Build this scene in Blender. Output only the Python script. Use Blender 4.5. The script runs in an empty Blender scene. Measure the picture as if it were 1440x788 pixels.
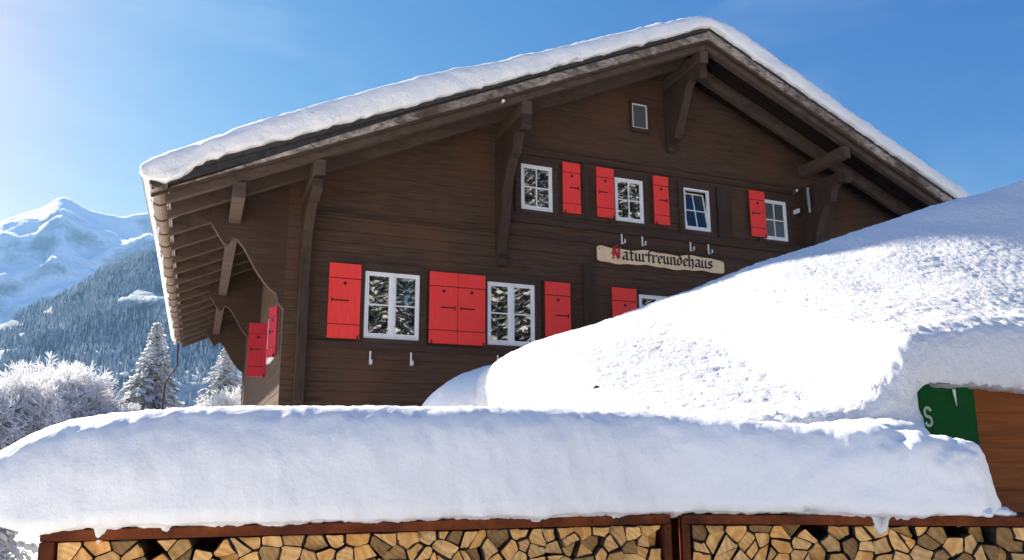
import bpy, math, random
import numpy as np
from mathutils import Vector, Matrix, noise as mn
R = math.radians
random.seed(7); rng = np.random.default_rng(7)
scn = bpy.context.scene
col = scn.collection

# ------------------------------------------------------------------ camera, sky, sun, exposure
CZ = 1.6
cam = bpy.data.objects.new('camera', bpy.data.cameras.new('camera')); col.objects.link(cam)
cam.data.sensor_width = 36.0; cam.data.lens = 1088/1440*36; cam.data.shift_y = 34/1440
cam.data.clip_start = 0.05; cam.data.clip_end = 30000
cam.matrix_world = Matrix.Translation((0, 0, CZ)) @ Matrix.Rotation(R(-21.94), 4, 'Z') @ Matrix.Rotation(R(90+11.42), 4, 'X') @ Matrix.Rotation(R(-.26), 4, 'Z')
scn.camera = cam
SUN = Vector((-.55, 1.0, .685)).normalized()
sun_az = math.atan2(SUN.x, SUN.y); sun_el = math.asin(SUN.z)
w = bpy.data.worlds.new('World'); scn.world = w; w.use_nodes = True
nt = w.node_tree; bg = nt.nodes['Background']
sky = nt.nodes.new('ShaderNodeTexSky'); sky.sky_type = 'NISHITA'; sky.sun_disc = False
sky.sun_elevation = sun_el; sky.sun_rotation = sun_az
sky.altitude = 1200; sky.air_density = 1.0; sky.dust_density = .7; sky.ozone_density = 4.0
# thin cirrus wisps low in the sky
tc = nt.nodes.new('ShaderNodeTexCoord'); mp = nt.nodes.new('ShaderNodeMapping'); mp.inputs['Scale'].default_value = (3.2, 3.2, 9)
nz = nt.nodes.new('ShaderNodeTexNoise'); nz.inputs['Scale'].default_value = 1.3; nz.inputs['Detail'].default_value = 6; nz.inputs['Distortion'].default_value = .6
cr = nt.nodes.new('ShaderNodeValToRGB'); cr.color_ramp.elements[0].position = .52; cr.color_ramp.elements[1].position = .85
mul = nt.nodes.new('ShaderNodeMath'); mul.operation = 'MULTIPLY'; mul.inputs[1].default_value = .13
mixw = nt.nodes.new('ShaderNodeMixRGB'); mixw.inputs[2].default_value = (8.0, 8.4, 9.0, 1)
nt.links.new(tc.outputs['Generated'], mp.inputs[0]); nt.links.new(mp.outputs[0], nz.inputs[0]); nt.links.new(nz.outputs[0], cr.inputs[0])
nt.links.new(cr.outputs[0], mul.inputs[0]); nt.links.new(mul.outputs[0], mixw.inputs[0]); nt.links.new(sky.outputs[0], mixw.inputs[1])
# film response of the sky: a power and a gain per channel
sep = nt.nodes.new('ShaderNodeSeparateColor'); com = nt.nodes.new('ShaderNodeCombineColor'); nt.links.new(sky.outputs[0], sep.inputs[0])
for ch, (pw, gn_) in enumerate(((2.2, .215), (1.22, .50), (.46, 1.62))):
    p_ = nt.nodes.new('ShaderNodeMath'); p_.operation = 'POWER'; p_.inputs[1].default_value = pw
    m_ = nt.nodes.new('ShaderNodeMath'); m_.operation = 'MULTIPLY'; m_.inputs[1].default_value = gn_
    nt.links.new(sep.outputs[ch], p_.inputs[0]); nt.links.new(p_.outputs[0], m_.inputs[0]); nt.links.new(m_.outputs[0], com.inputs[ch])
mixw.inputs[2].default_value = (6.6, 6.9, 7.2, 1)
nt.links.new(com.outputs[0], mixw.inputs[1]); nt.links.new(mixw.outputs[0], bg.inputs[0]); bg.inputs[1].default_value = .05
sl = bpy.data.lights.new('sun', 'SUN'); sl.energy = 4.3; sl.angle = R(.6); sl.color = (1, .905, .74)
so = bpy.data.objects.new('sun', sl); col.objects.link(so); so.rotation_euler = SUN.to_track_quat('Z', 'Y').to_euler(); so.location = (-20, 30, 30)
vs = scn.view_settings; vs.view_transform = 'Standard'; vs.look = 'None'; vs.exposure = 1.78; vs.gamma = 1; vs.use_curve_mapping = False
scn.cycles.max_bounces = 12; scn.cycles.diffuse_bounces = 9; scn.cycles.volume_bounces = 1
scn.cycles.use_denoising = True

# ------------------------------------------------------------------ helpers
class MB:
    """collects world-space geometry; build() links it as ONE mesh object"""
    def __init__(s): s.v = []; s.f = []; s.m = []
    def add(s, vs_, fs, mi=0):
        b = len(s.v); s.v += [tuple(p) for p in vs_]; s.f += [tuple(b+i for i in f) for f in fs]; s.m += [mi]*len(fs); return s
    def box(s, x0, x1, y0, y1, z0, z1, mi=0):
        return s.add([(x0,y0,z0),(x1,y0,z0),(x1,y1,z0),(x0,y1,z0),(x0,y0,z1),(x1,y0,z1),(x1,y1,z1),(x0,y1,z1)],
              [(0,3,2,1),(4,5,6,7),(0,1,5,4),(1,2,6,5),(2,3,7,6),(3,0,4,7)], mi)
    def obox(s, o, ax, ay, az, mi=0):       # origin corner and three edge vectors
        o, ax, ay, az = map(Vector, (o, ax, ay, az))
        p = [o, o+ax, o+ax+ay, o+ay, o+az, o+ax+az, o+ax+ay+az, o+ay+az]
        return s.add(p, [(0,3,2,1),(4,5,6,7),(0,1,5,4),(1,2,6,5),(2,3,7,6),(3,0,4,7)], mi)
    def prism(s, poly, e, mi=0):            # planar polygon (3d points) extruded by e
        e = Vector(e); p = [Vector(q) for q in poly]; n = len(p)
        return s.add(p+[q+e for q in p], [tuple(range(n)), tuple(range(2*n-1, n-1, -1))]+[(i, i+n, (i+1) % n+n, (i+1) % n) for i in range(n)], mi)
    def tube(s, pts, r, n=8, mi=0):
        pts = [Vector(p) for p in pts]; rr = r if isinstance(r, (list, tuple)) else [r]*len(pts); b = []
        for i, p in enumerate(pts):
            t = (pts[min(i+1, len(pts)-1)]-pts[max(i-1, 0)]).normalized()
            u = t.orthogonal().normalized() if i == 0 else (pu-t*pu.dot(t)).normalized(); pu = u; vv = t.cross(u)
            b += [p+(u*math.cos(2*math.pi*k/n)+vv*math.sin(2*math.pi*k/n))*rr[i] for k in range(n)]
        fs = [(i*n+k, i*n+(k+1) % n, (i+1)*n+(k+1) % n, (i+1)*n+k) for i in range(len(pts)-1) for k in range(n)]
        fs += [tuple(range(n-1, -1, -1)), tuple(range((len(pts)-1)*n, len(pts)*n))]
        return s.add(b, fs, mi)
    def build(s, name, mats, parent=None, org=None, bevel=0, smooth=False):
        if org is None: org = Vector(parent['_org']) if parent is not None else Vector((0,0,0))
        org = Vector(org)
        me = bpy.data.meshes.new(name); me.from_pydata([tuple(Vector(p)-org) for p in s.v], [], s.f); me.update()
        for m in (mats if isinstance(mats, (list, tuple)) else [mats]): me.materials.append(m)
        me.polygons.foreach_set('material_index', s.m)
        if smooth: me.polygons.foreach_set('use_smooth', [True]*len(me.polygons))
        import bmesh
        bm = bmesh.new(); bm.from_mesh(me); bmesh.ops.recalc_face_normals(bm, faces=bm.faces)
        if bevel: bmesh.ops.bevel(bm, geom=list(bm.edges), offset=bevel, segments=1, affect='EDGES', clamp_overlap=True)
        bm.to_mesh(me); bm.free()
        o = bpy.data.objects.new(name, me); col.objects.link(o)
        if parent is not None: o.parent = parent
        else: o.location = org
        o['_org'] = list(org)
        return o
def tag(o, label=None, cat=None, group=None, kind=None):
    for k, v in (('label', label), ('category', cat), ('group', group), ('kind', kind)):
        if v: o[k] = v
    return o
def empty(name, loc, label, cat, group=None):
    o = bpy.data.objects.new(name, None); col.objects.link(o); o.location = loc; o['_org'] = list(loc); o.empty_display_size = .2
    return tag(o, label, cat, group)
def fastmesh(name, V, F, mats, mi=None, smooth=True, parent=None, org=(0,0,0)):
    V = np.asarray(V, float)-np.array(org); F = np.asarray(F, int); n = F.shape[1]
    me = bpy.data.meshes.new(name); me.vertices.add(len(V)); me.vertices.foreach_set('co', V.ravel())
    me.loops.add(F.size); me.loops.foreach_set('vertex_index', F.ravel())
    me.polygons.add(len(F)); me.polygons.foreach_set('loop_start', np.arange(0, F.size, n)); me.polygons.foreach_set('loop_total', np.full(len(F), n))
    for m in (mats if isinstance(mats, (list, tuple)) else [mats]): me.materials.append(m)
    if mi is not None: me.polygons.foreach_set('material_index', np.asarray(mi, int))
    me.polygons.foreach_set('use_smooth', np.full(len(F), smooth)); me.update(calc_edges=True); me.validate()
    o = bpy.data.objects.new(name, me); col.objects.link(o)
    if parent is not None: o.parent = parent
    else: o.location = org
    o['_org'] = list(org)
    return o
def fbm(p, f, oct=4, H=.9): return mn.fractal(Vector(p)*f, H, 2.0, oct)

# ------------------------------------------------------------------ materials
def mat(name, color, rough=.7, metal=0, spec=.5):
    m = bpy.data.materials.new(name); m.use_nodes = True; b = m.node_tree.nodes['Principled BSDF']
    b.inputs['Base Color'].default_value = (*color, 1); b.inputs['Roughness'].default_value = rough; b.inputs['Metallic'].default_value = metal
    b.inputs['Specular IOR Level'].default_value = spec
    return m
def noise_mat(name, c0, c1, scale=(1,1,1), f=5, detail=6, rough=.75, bump=.0, bdist=.01, lo=.3, hi=.7, third=None, distortion=0, spec=.4, objvar=0, f2=None):
    m = mat(name, c0, rough, spec=spec); t = m.node_tree; N = t.nodes; L = t.links; b = N['Principled BSDF']
    tc = N.new('ShaderNodeTexCoord'); mp = N.new('ShaderNodeMapping'); mp.inputs['Scale'].default_value = scale
    nz = N.new('ShaderNodeTexNoise'); nz.inputs['Scale'].default_value = f; nz.inputs['Detail'].default_value = detail; nz.inputs['Roughness'].default_value = .62; nz.inputs['Distortion'].default_value = distortion
    r = N.new('ShaderNodeValToRGB'); e = r.color_ramp.elements; e[0].position = lo; e[1].position = hi; e[0].color = (*c0, 1); e[1].color = (*c1, 1)
    L.new(tc.outputs['Object'], mp.inputs[0]); L.new(mp.outputs[0], nz.inputs[0]); L.new(nz.outputs[0], r.inputs[0]); outc = r.outputs[0]
    if third:
        n2 = N.new('ShaderNodeTexNoise'); n2.inputs['Scale'].default_value = f2 or f*.22; n2.inputs['Detail'].default_value = 4
        r2 = N.new('ShaderNodeValToRGB'); r2.color_ramp.elements[0].position = .45; r2.color_ramp.elements[1].position = .68
        mx = N.new('ShaderNodeMixRGB'); mx.inputs[2].default_value = (*third, 1)
        L.new(tc.outputs['Object'], n2.inputs[0]); L.new(n2.outputs[0], r2.inputs[0]); L.new(r2.outputs[0], mx.inputs[0]); L.new(outc, mx.inputs[1]); outc = mx.outputs[0]
    if objvar:
        oi = N.new('ShaderNodeObjectInfo'); hs = N.new('ShaderNodeHueSaturation'); mr = N.new('ShaderNodeMapRange')
        mr.inputs['To Min'].default_value = 1-objvar; mr.inputs['To Max'].default_value = 1+objvar*.6
        L.new(oi.outputs['Random'], mr.inputs[0]); L.new(mr.outputs[0], hs.inputs['Value']); L.new(mr.outputs[0], hs.inputs['Saturation']); L.new(outc, hs.inputs['Color']); outc = hs.outputs[0]
    L.new(outc, b.inputs['Base Color'])
    if bump:
        bp = N.new('ShaderNodeBump'); bp.inputs['Strength'].default_value = bump; bp.inputs['Distance'].default_value = bdist
        L.new(nz.outputs[0], bp.inputs['Height']); L.new(bp.outputs[0], b.inputs['Normal'])
    return m
def snow_mat(name, f, bump, dist, base=(.93,.92,.90), f2=None):
    m = mat(name, base, .6, spec=.25); t = m.node_tree; N = t.nodes; L = t.links; b = N['Principled BSDF']
    tc = N.new('ShaderNodeTexCoord'); nz = N.new('ShaderNodeTexNoise'); nz.inputs['Scale'].default_value = f; nz.inputs['Detail'].default_value = 8; nz.inputs['Roughness'].default_value = .68
    bp = N.new('ShaderNodeBump'); bp.inputs['Strength'].default_value = bump; bp.inputs['Distance'].default_value = dist
    L.new(tc.outputs['Object'], nz.inputs[0]); L.new(nz.outputs[0], bp.inputs['Height']); L.new(bp.outputs[0], b.inputs['Normal'])
    return m
M = {}
M['snow'] = snow_mat('snow', 22, .6, .012)
M['snow_rough'] = snow_mat('wind packed snow', 30, 1.0, .022)
M['snow_roof'] = snow_mat('roof snow', 8, .9, .05)
M['snow_far'] = snow_mat('field snow', .6, .5, .3)
def plank_mat(name, c0, c1, third, axis, f=3.0, rough=.68):
    sc_ = {'x': (.5, 6, 9), 'y': (6, .5, 9), 'z': (9, 9, .5), 'slope': (1, 8, 3)}[axis]
    return noise_mat(name, c0, c1, sc_, f, 7, rough, .5, .006, .3, .72, third, distortion=.4, spec=.12, f2=.8)
M['wall_wood'] = plank_mat('sun browned larch planks', (.040,.024,.016), (.122,.074,.048), (.108,.054,.032), 'x')
M['wall_wood_y'] = plank_mat('side larch planks', (.045,.028,.018), (.115,.074,.048), (.09,.052,.03), 'y')
M['trim_wood'] = plank_mat('dark trim wood', (.04,.025,.018), (.095,.062,.045), (.06,.035,.022), 'x')
M['post_wood'] = plank_mat('dark log ends', (.032,.021,.015), (.085,.057,.042), (.05,.03,.02), 'z')
M['rafter_wood'] = plank_mat('rafter wood', (.048,.032,.024), (.125,.088,.066), (.09,.06,.044), 'slope')
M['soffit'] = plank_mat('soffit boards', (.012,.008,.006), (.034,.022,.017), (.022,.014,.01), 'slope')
M['barge'] = noise_mat('weathered bargeboard', (.09,.065,.05), (.55,.47,.39), (1.2, 3, 3), 4, 8, .85, .4, .006, .35, .66, (.085,.055,.04), distortion=.8, f2=.9, spec=.15)
M['cover'] = noise_mat('dark roof underlay', (.016,.015,.016), (.05,.046,.045), (1,1,1), 12, 5, .8)
M['red'] = noise_mat('red shutter paint', (.88,.045,.038), (.95,.075,.06), (4,4,.7), 5, 6, .5, .15, .002, third=(.92,.058,.05), f2=2, spec=.2)
M['red_shaded'] = noise_mat('red shutter paint in shade', (.36,.014,.026), (.50,.022,.036), (4,4,.7), 5, 6, .6, .15, .002, spec=.2)  # darker copy of the shutter red; shade under the eave put into the colour
M['red_dark'] = mat('red shutter groove', (.12,.008,.008), .7)
M['white'] = noise_mat('white window paint', (.82,.81,.78), (.9,.89,.87), (1,1,1), 9, 4, .45)
M['iron'] = mat('dark iron', (.02,.015,.015), .5, .6)
M['white_metal'] = mat('white coated metal', (.75,.75,.73), .4)
M['grey_metal'] = mat('galvanised metal', (.42,.42,.42), .4, .6)
M['gutter'] = noise_mat('weathered copper gutter', (.13,.085,.062), (.27,.19,.145), (1,1,1), 8, 5, .5, spec=.5)
M['rust'] = noise_mat('rusty steel', (.10,.026,.010), (.22,.06,.022), (1,1,1), 14, 8, .9, .4, .003, third=(.06,.02,.012), f2=3, spec=.1)
M['interior'] = mat('dark room', (.01,.01,.01), .9)
M['hut_wood'] = noise_mat('varnished hut boards', (.15,.04,.006), (.36,.105,.016), (.7, 5, 14), 2.2, 7, .5, .25, .004, .3, .75, third=(.21,.06,.009), distortion=.5, f2=1.6, spec=.1)
M['green'] = noise_mat('green sign enamel', (.0,.065,.010), (.001,.085,.015), (1,1,1), 6, 4, .6, spec=.08)
M['sign_letter'] = mat('pale sign lettering', (.55,.68,.52), .5)
M['board'] = noise_mat('carved limewood', (.84,.58,.29), (.95,.76,.46), (1,2,6), 3, 6, .6, .2, .003, third=(.86,.58,.36), f2=2.5)
M['ink'] = mat('black lettering', (.012,.01,.009), .6)
M['ink_red'] = mat('red lettering', (.45,.02,.015), .6)
M['board_edge'] = mat('burnt board edge', (.12,.06,.025), .7)
def glass_mat():
    m = mat('window glass', (.012,.014,.016), .02, spec=.5); b = m.node_tree.nodes['Principled BSDF']; t = m.node_tree; N = t.nodes; L = t.links
    g = N.new('ShaderNodeBsdfGlossy'); g.inputs['Roughness'].default_value = .015; g.inputs['Color'].default_value = (1,1,1,1)
    mx = N.new('ShaderNodeMixShader'); mx.inputs[0].default_value = .34
    nz = N.new('ShaderNodeTexNoise'); nz.inputs['Scale'].default_value = 2.2; nz.inputs['Detail'].default_value = 1
    bp = N.new('ShaderNodeBump'); bp.inputs['Strength'].default_value = .06; bp.inputs['Distance'].default_value = .02
    tc = N.new('ShaderNodeTexCoord'); L.new(tc.outputs['Object'], nz.inputs[0]); L.new(nz.outputs[0], bp.inputs['Height']); L.new(bp.outputs[0], g.inputs['Normal'])
    L.new(b.outputs[0], mx.inputs[1]); L.new(g.outputs[0], mx.inputs[2]); L.new(mx.outputs[0], N['Material Output'].inputs[0]); return m
M['glass'] = glass_mat()
M['glass_grey'] = mat('grey glass', (.10,.11,.11), .08, spec=.8)  # even grey base colour for the gable pane and one upper pane
M['glass_dark'] = mat('open sash glass', (.012,.02,.03), .03, spec=.8)
def endgrain():
    m = mat('cut log end', (.6,.33,.15), .8, spec=.2); t = m.node_tree; N = t.nodes; L = t.links; b = N['Principled BSDF']
    tc = N.new('ShaderNodeTexCoord'); oi = N.new('ShaderNodeObjectInfo')
    wv = N.new('ShaderNodeTexWave'); wv.wave_type = 'RINGS'; wv.rings_direction = 'SPHERICAL'; wv.inputs['Scale'].default_value = 16; wv.inputs['Distortion'].default_value = 3; wv.inputs['Detail'].default_value = 3
    mp = N.new('ShaderNodeMapping'); cb = N.new('ShaderNodeCombineXYZ'); sb = N.new('ShaderNodeMath'); sb.operation = 'MULTIPLY_ADD'; sb.inputs[1].default_value = .3; sb.inputs[2].default_value = -.15
    L.new(oi.outputs['Random'], sb.inputs[0]); L.new(sb.outputs[0], cb.inputs[0]); L.new(sb.outputs[0], cb.inputs[2]); L.new(tc.outputs['Object'], mp.inputs[0]); L.new(cb.outputs[0], mp.inputs[1]); L.new(mp.outputs[0], wv.inputs[0])
    nz = N.new('ShaderNodeTexNoise'); nz.inputs['Scale'].default_value = 28; nz.inputs['Detail'].default_value = 6; L.new(tc.outputs['Object'], nz.inputs[0])
    r = N.new('ShaderNodeValToRGB'); e = r.color_ramp.elements; e[0].color = (.60,.31,.10,1); e[1].color = (.92,.60,.27,1); e[0].position = .25; e[1].position = .75
    ad = N.new('ShaderNodeMixRGB'); ad.inputs[0].default_value = .78; L.new(wv.outputs[0], ad.inputs[1]); L.new(nz.outputs[0], ad.inputs[2]); L.new(ad.outputs[0], r.inputs[0])
    # some ends weathered grey, some darker
    r2 = N.new('ShaderNodeValToRGB'); r2.color_ramp.interpolation = 'LINEAR'; e2 = r2.color_ramp.elements
    e2[0].color = (.36,.34,.32,1); e2[0].position = .08; e2[1].color = (1,1,1,1); e2[1].position = .25
    x = e2.new(.45); x.color = (1.08,.96,.80,1); x = e2.new(.62); x.color = (1.0,.80,.56,1); x = e2.new(.8); x.color = (1.1,1.05,.98,1); x = e2.new(1.0); x.color = (.62,.56,.5,1)
    mu = N.new('ShaderNodeMixRGB'); mu.blend_type = 'MULTIPLY'; mu.inputs[0].default_value = 1
    L.new(oi.outputs['Random'], r2.inputs[0]); L.new(r.outputs[0], mu.inputs[1]); L.new(r2.outputs[0], mu.inputs[2]); L.new(mu.outputs[0], b.inputs['Base Color'])
    bp = N.new('ShaderNodeBump'); bp.inputs['Strength'].default_value = .5; bp.inputs['Distance'].default_value = .004; L.new(nz.outputs[0], bp.inputs['Height']); L.new(bp.outputs[0], b.inputs['Normal'])
    return m
M['log_end'] = endgrain()
M['bark'] = noise_mat('log bark', (.03,.02,.014), (.13,.085,.055), (1,1,1), 20, 6, .95, .8, .01, objvar=.3)
M['frost'] = noise_mat('frosted twigs', (.80,.80,.82), (.96,.96,.97), (1,1,1), 3, 5, .7, lo=.35, hi=.6)
def translucent(m, k):
    N = m.node_tree.nodes; L = m.node_tree.links; b = N['Principled BSDF']; t = N.new('ShaderNodeBsdfTranslucent'); t.inputs[0].default_value = (.93,.93,.93,1)
    mx = N.new('ShaderNodeMixShader'); mx.inputs[0].default_value = k; L.new(b.outputs[0], mx.inputs[1]); L.new(t.outputs[0], mx.inputs[2]); L.new(mx.outputs[0], N['Material Output'].inputs[0])
translucent(M['frost'], .55)
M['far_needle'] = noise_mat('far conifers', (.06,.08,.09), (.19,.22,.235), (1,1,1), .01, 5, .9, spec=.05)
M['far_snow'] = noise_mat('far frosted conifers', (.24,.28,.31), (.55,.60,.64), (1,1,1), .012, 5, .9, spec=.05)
M['dark_needle'] = noise_mat('dark spruce needles', (.008,.012,.010), (.03,.04,.032), (1,1,1), 4, 5, .9, spec=.05)  # darker needle colour for the mirrored trees, to contrast with their snow
M['frost_needle'] = noise_mat('frosted needles', (.22,.25,.26), (.68,.71,.73), (1,1,1), 2.2, 5, .85, lo=.35, hi=.62)
M['trunk'] = noise_mat('bark', (.03,.024,.02), (.09,.07,.055), (1,1,.3), 8, 5, .9)
M['needle'] = noise_mat('spruce needles', (.05,.065,.06), (.20,.22,.21), (1,1,1), 4, 5, .8)
M['needle_snow'] = mat('snow on spruce', (.90,.91,.93), .7, spec=.2); translucent(M['needle_snow'], .45)

# ------------------------------------------------------------------ ground
gn = 60; gx = np.concatenate([-np.geomspace(6000, 20, 26), np.linspace(-18, 40, 40), np.geomspace(44, 6000, 26)]); gy = gx.copy()
GX, GY = np.meshgrid(gx, gy, indexing='ij')
def ground_z(x, y):
    d = math.hypot(x-4, y-4)
    return .12*fbm((x, y, 0), .12, 3)*min(1, d/8)-.0
GZ = np.array([ground_z(x, y) for x, y in zip(GX.ravel(), GY.ravel())])
n1, n2 = GX.shape; idx = np.arange(n1*n2).reshape(n1, n2)
F = np.stack([idx[:-1,:-1], idx[1:,:-1], idx[1:,1:], idx[:-1,1:]], -1).reshape(-1, 4)
g = fastmesh('ground', np.stack([GX.ravel(), GY.ravel(), GZ], 1), F, M['snow_far']); tag(g, kind='structure')

# ------------------------------------------------------------------ far mountains
def mountain_mat(name, rock, snow, f, thr):
    m = mat(name, snow, .85, spec=.1); t = m.node_tree; N = t.nodes; L = t.links; b = N['Principled BSDF']
    ge = N.new('ShaderNodeNewGeometry'); sx = N.new('ShaderNodeSeparateXYZ'); tc = N.new('ShaderNodeTexCoord')
    nz = N.new('ShaderNodeTexNoise'); nz.inputs['Scale'].default_value = f; nz.inputs['Detail'].default_value = 10; nz.inputs['Roughness'].default_value = .7
    L.new(ge.outputs['Normal'], sx.inputs[0]); L.new(tc.outputs['Object'], nz.inputs[0])
    a = N.new('ShaderNodeMath'); a.operation = 'MULTIPLY_ADD'; a.inputs[1].default_value = 1.1; L.new(nz.outputs[0], a.inputs[0]); L.new(sx.outputs[2], a.inputs[2])
    r = N.new('ShaderNodeValToRGB'); e = r.color_ramp.elements; e[0].position = thr-.07; e[1].position = thr+.07; e[0].color = (*rock, 1); e[1].color = (*snow, 1)
    dv = N.new('ShaderNodeMath'); dv.operation = 'MULTIPLY'; dv.inputs[1].default_value = .5; L.new(a.outputs[0], dv.inputs[0]); L.new(dv.outputs[0], r.inputs[0]); L.new(r.outputs[0], b.inputs['Base Color'])
    bp = N.new('ShaderNodeBump'); bp.inputs['Strength'].default_value = .7; bp.inputs['Distance'].default_value = 25; L.new(nz.outputs[0], bp.inputs['Height']); L.new(bp.outputs[0], b.inputs['Normal'])
    return m
def massif(name, r0, rc, r1, tbl, amp, freq, nA, nR, mt, power=1.0, floor=0.0):
    az = np.linspace(-75, 40, nA); rr = np.concatenate([np.linspace(r0, rc, nR), np.linspace(rc, r1, nR//4)[1:]])
    el = np.interp(az, [a for a, _ in tbl], [e for _, e in tbl]); V = []
    for a, e in zip(az, el):
        for r in rr:
            t = (r-r0)/(rc-r0); x, y = r*math.sin(R(a)), r*math.cos(R(a))
            hc = e*rc+CZ
            if t <= 1:
                z = floor+(hc-floor)*t**power
                k = min(1, t*4)*(1 if t < .9 else max(.25, (1-t)/.1))
                z += amp*k*(mn.ridged_multi_fractal(Vector((x, y, 0))*freq, .9, 2.1, 7, 1.0, 2.0)-1.2)
                z = min(z, (e*r*.985+CZ)) if t < .96 else z
            else: z = hc*(1-(r-rc)/(r1-rc)*.6)
            V.append((x, y, z))
    n2_ = len(rr); ix = np.arange(nA*n2_).reshape(nA, n2_)
    F = np.stack([ix[:-1,:-1], ix[1:,:-1], ix[1:,1:], ix[:-1,1:]], -1).reshape(-1, 4)
    return fastmesh(name, V, F, mt), np.array(V).reshape(nA, n2_, 3), az, rr
far_tbl = [(-75,.2),(-40,.24),(-25,.30),(-18,.235),(-14.75,.2414),(-12.66,.2623),(-11.2,.2768),(-10.6,.2815),(-10.09,.2904),(-9.7,.2975),(-9.33,.3004),(-8.9,.2975),(-8.38,.2937),(-7.9,.2915),(-7.39,.2904),(-6.5,.2915),(-5.6,.2918),(-4.6,.298),(-3.94,.3021),(0,.3055),(8,.28),(20,.26),(40,.2)]
fm, _, _, _ = massif('mountain', 2500, 4200, 6000, far_tbl, 150, .0011, 330, 90, mountain_mat('snowy rock', (.13,.14,.16), (.86,.88,.92), .006, .56), 1.1); tag(fm, kind='structure')
near_tbl = [(-75,.12),(-30,.10),(-16,.125),(-11.98,.1504),(-10,.172),(-8.47,.1881),(-6.61,.2204),(-5.2,.233),(-3.82,.2459),(.15,.2642),(6,.27),(14,.22),(40,.14)]
nm, NV, NAZ, NRR = massif('forest_slope', 1000, 1900, 2600, near_tbl, 45, .0035, 260, 90, mountain_mat('snowy forest floor', (.1,.11,.12), (.5,.54,.58), .02, .62), .95); tag(nm, kind='structure')
# the frosted conifers covering that slope: an uncountable wood, one object
def hill_wood():
    V = []; F = []; mi = []
    az0 = np.searchsorted(NAZ, -18); az1 = np.searchsorted(NAZ, 6)
    sl_ = NV[az0:az1, 8:90]; na, nr, _ = sl_.shape; b = 0
    N_ = 15000
    for i in range(N_):
        r_ = math.sqrt(random.random()); u = random.random()*(na-1.01); v = r_*(nr-1.01); a, c = int(u), int(v)
        fu, fv = u-a, v-c
        p = sl_[a,c]*(1-fu)*(1-fv)+sl_[a+1,c]*fu*(1-fv)+sl_[a,c+1]*(1-fu)*fv+sl_[a+1,c+1]*fu*fv
        if mn.noise(Vector(p)*.006)+.35*mn.noise(Vector(p)*.02) > .28: continue
        h = random.uniform(9, 21); w_ = h*random.uniform(.13, .19); th = random.random()*6
        for (z0, z1, ww, k) in ((-.05, .62, 1, 0), (.4, 1.0, .62, 0)):
            ring = [p+np.array([math.cos(th+j*1.2566)*w_*ww*random.uniform(.8,1.2), math.sin(th+j*1.2566)*w_*ww*random.uniform(.8,1.2), z0*h]) for j in range(5)]
            V += ring+[p+np.array([0, 0, z1*h])]
            F += [(b+j, b+(j+1) % 5, b+5) for j in range(5)]; mi += [1 if random.random() < .6 else 0 for j in range(5)]; b += 6
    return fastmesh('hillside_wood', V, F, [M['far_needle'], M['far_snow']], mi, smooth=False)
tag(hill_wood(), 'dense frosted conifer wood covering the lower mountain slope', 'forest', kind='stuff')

# ------------------------------------------------------------------ haze
hz = MB().box(-6050, 6050, -6050, 6050, -2.0, 1340).build('haze', [])
def haze_mat():
    m = bpy.data.materials.new('air'); m.use_nodes = True; N = m.node_tree.nodes; N.clear()
    o = N.new('ShaderNodeOutputMaterial'); p = N.new('ShaderNodeVolumePrincipled')
    p.inputs['Color'].default_value = (.22,.47,.80,1); p.inputs['Density'].default_value = HAZE; p.inputs['Anisotropy'].default_value = .35
    m.node_tree.links.new(p.outputs[0], o.inputs['Volume']); return m
HAZE = .00006
hz.data.materials.append(haze_mat()); tag(hz, 'pale blue mountain air', None, kind='stuff')

# ------------------------------------------------------------------ chalet
YF = 14.0; YR = 12.4; YB = 29.8; AX, AZ = 9.54, 10.68; XL, XR = -.92, 19.6; KL, KR = .459, .432
def roof_z(x): return AZ-KL*(AX-x) if x < AX else AZ-KR*(x-AX)
house = empty('chalet', (9.4, 14, 0), 'dark brown timber chalet with red shutters under a broad snowy gable roof', 'chalet')
B = lambda: MB()
def plank_wall(xr, z0, ztop, openings, y, pitch=.2, axis='x', sign=-1, groove=.010):
    """grooved plank sheet; xr(z)->(x0,x1); openings (x0,x1,z0,z1); the seams are real grooves"""
    mb = MB(); zs = []; z = z0; k = 0; rs = random.Random(5)
    while z < ztop:
        p = pitch*rs.uniform(.88, 1.12); off = rs.uniform(-.004, .004)
        zs += [(z, groove), (z+.010, off), (z+p-.010, off)]; z += p
    zs.append((z, groove)); prof_z = [a for a, _ in zs]; prof_o = [b for _, b in zs]
    zz = sorted(set([a for a in prof_z if a <= ztop]+[ztop]+[q for o in openings for q in o[2:4]]))
    for a, b in zip(zz[:-1], zz[1:]):
        if b-a < 1e-5: continue
        (xa0, xa1), (xb0, xb1) = xr(a), xr(b); oa, ob = np.interp(a, prof_z, prof_o), np.interp(b, prof_z, prof_o)
        zm = (a+b)/2; cuts = sorted([o[:2] for o in openings if o[2] < zm < o[3]])
        segs = []; s0a, s0b = xa0, xb0
        for c0, c1 in cuts: segs.append((s0a, c0, s0b, c0)); s0a = s0b = c1
        segs.append((s0a, xa1, s0b, xb1))
        for (pa, qa, pb, qb) in segs:
            if qa-pa < 1e-4 and qb-pb < 1e-4: continue
            P = lambda x, o_, zz_: (x, y-sign*o_, zz_) if axis == 'x' else (y-sign*o_, x, zz_)
            mb.add([P(pa, oa, a), P(qa, oa, a), P(qb, ob, b), P(pb, ob, b)], [(0, 1, 2, 3)])
    return mb
WL = [(2.69,3.74,3.80,5.07),(5.10,6.12,3.80,5.07),(8.53,9.57,3.80,5.07),(11.2,12.24,3.80,5.07)]
WU = [(5.83,6.55,6.64,7.64),(8.03,8.75,6.64,7.64),(9.80,10.50,6.64,7.64),(11.98,12.70,6.64,7.64)]
WG = [(8.54,8.94,8.87,9.47)]
def under(x): return roof_z(x)-.13
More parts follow.
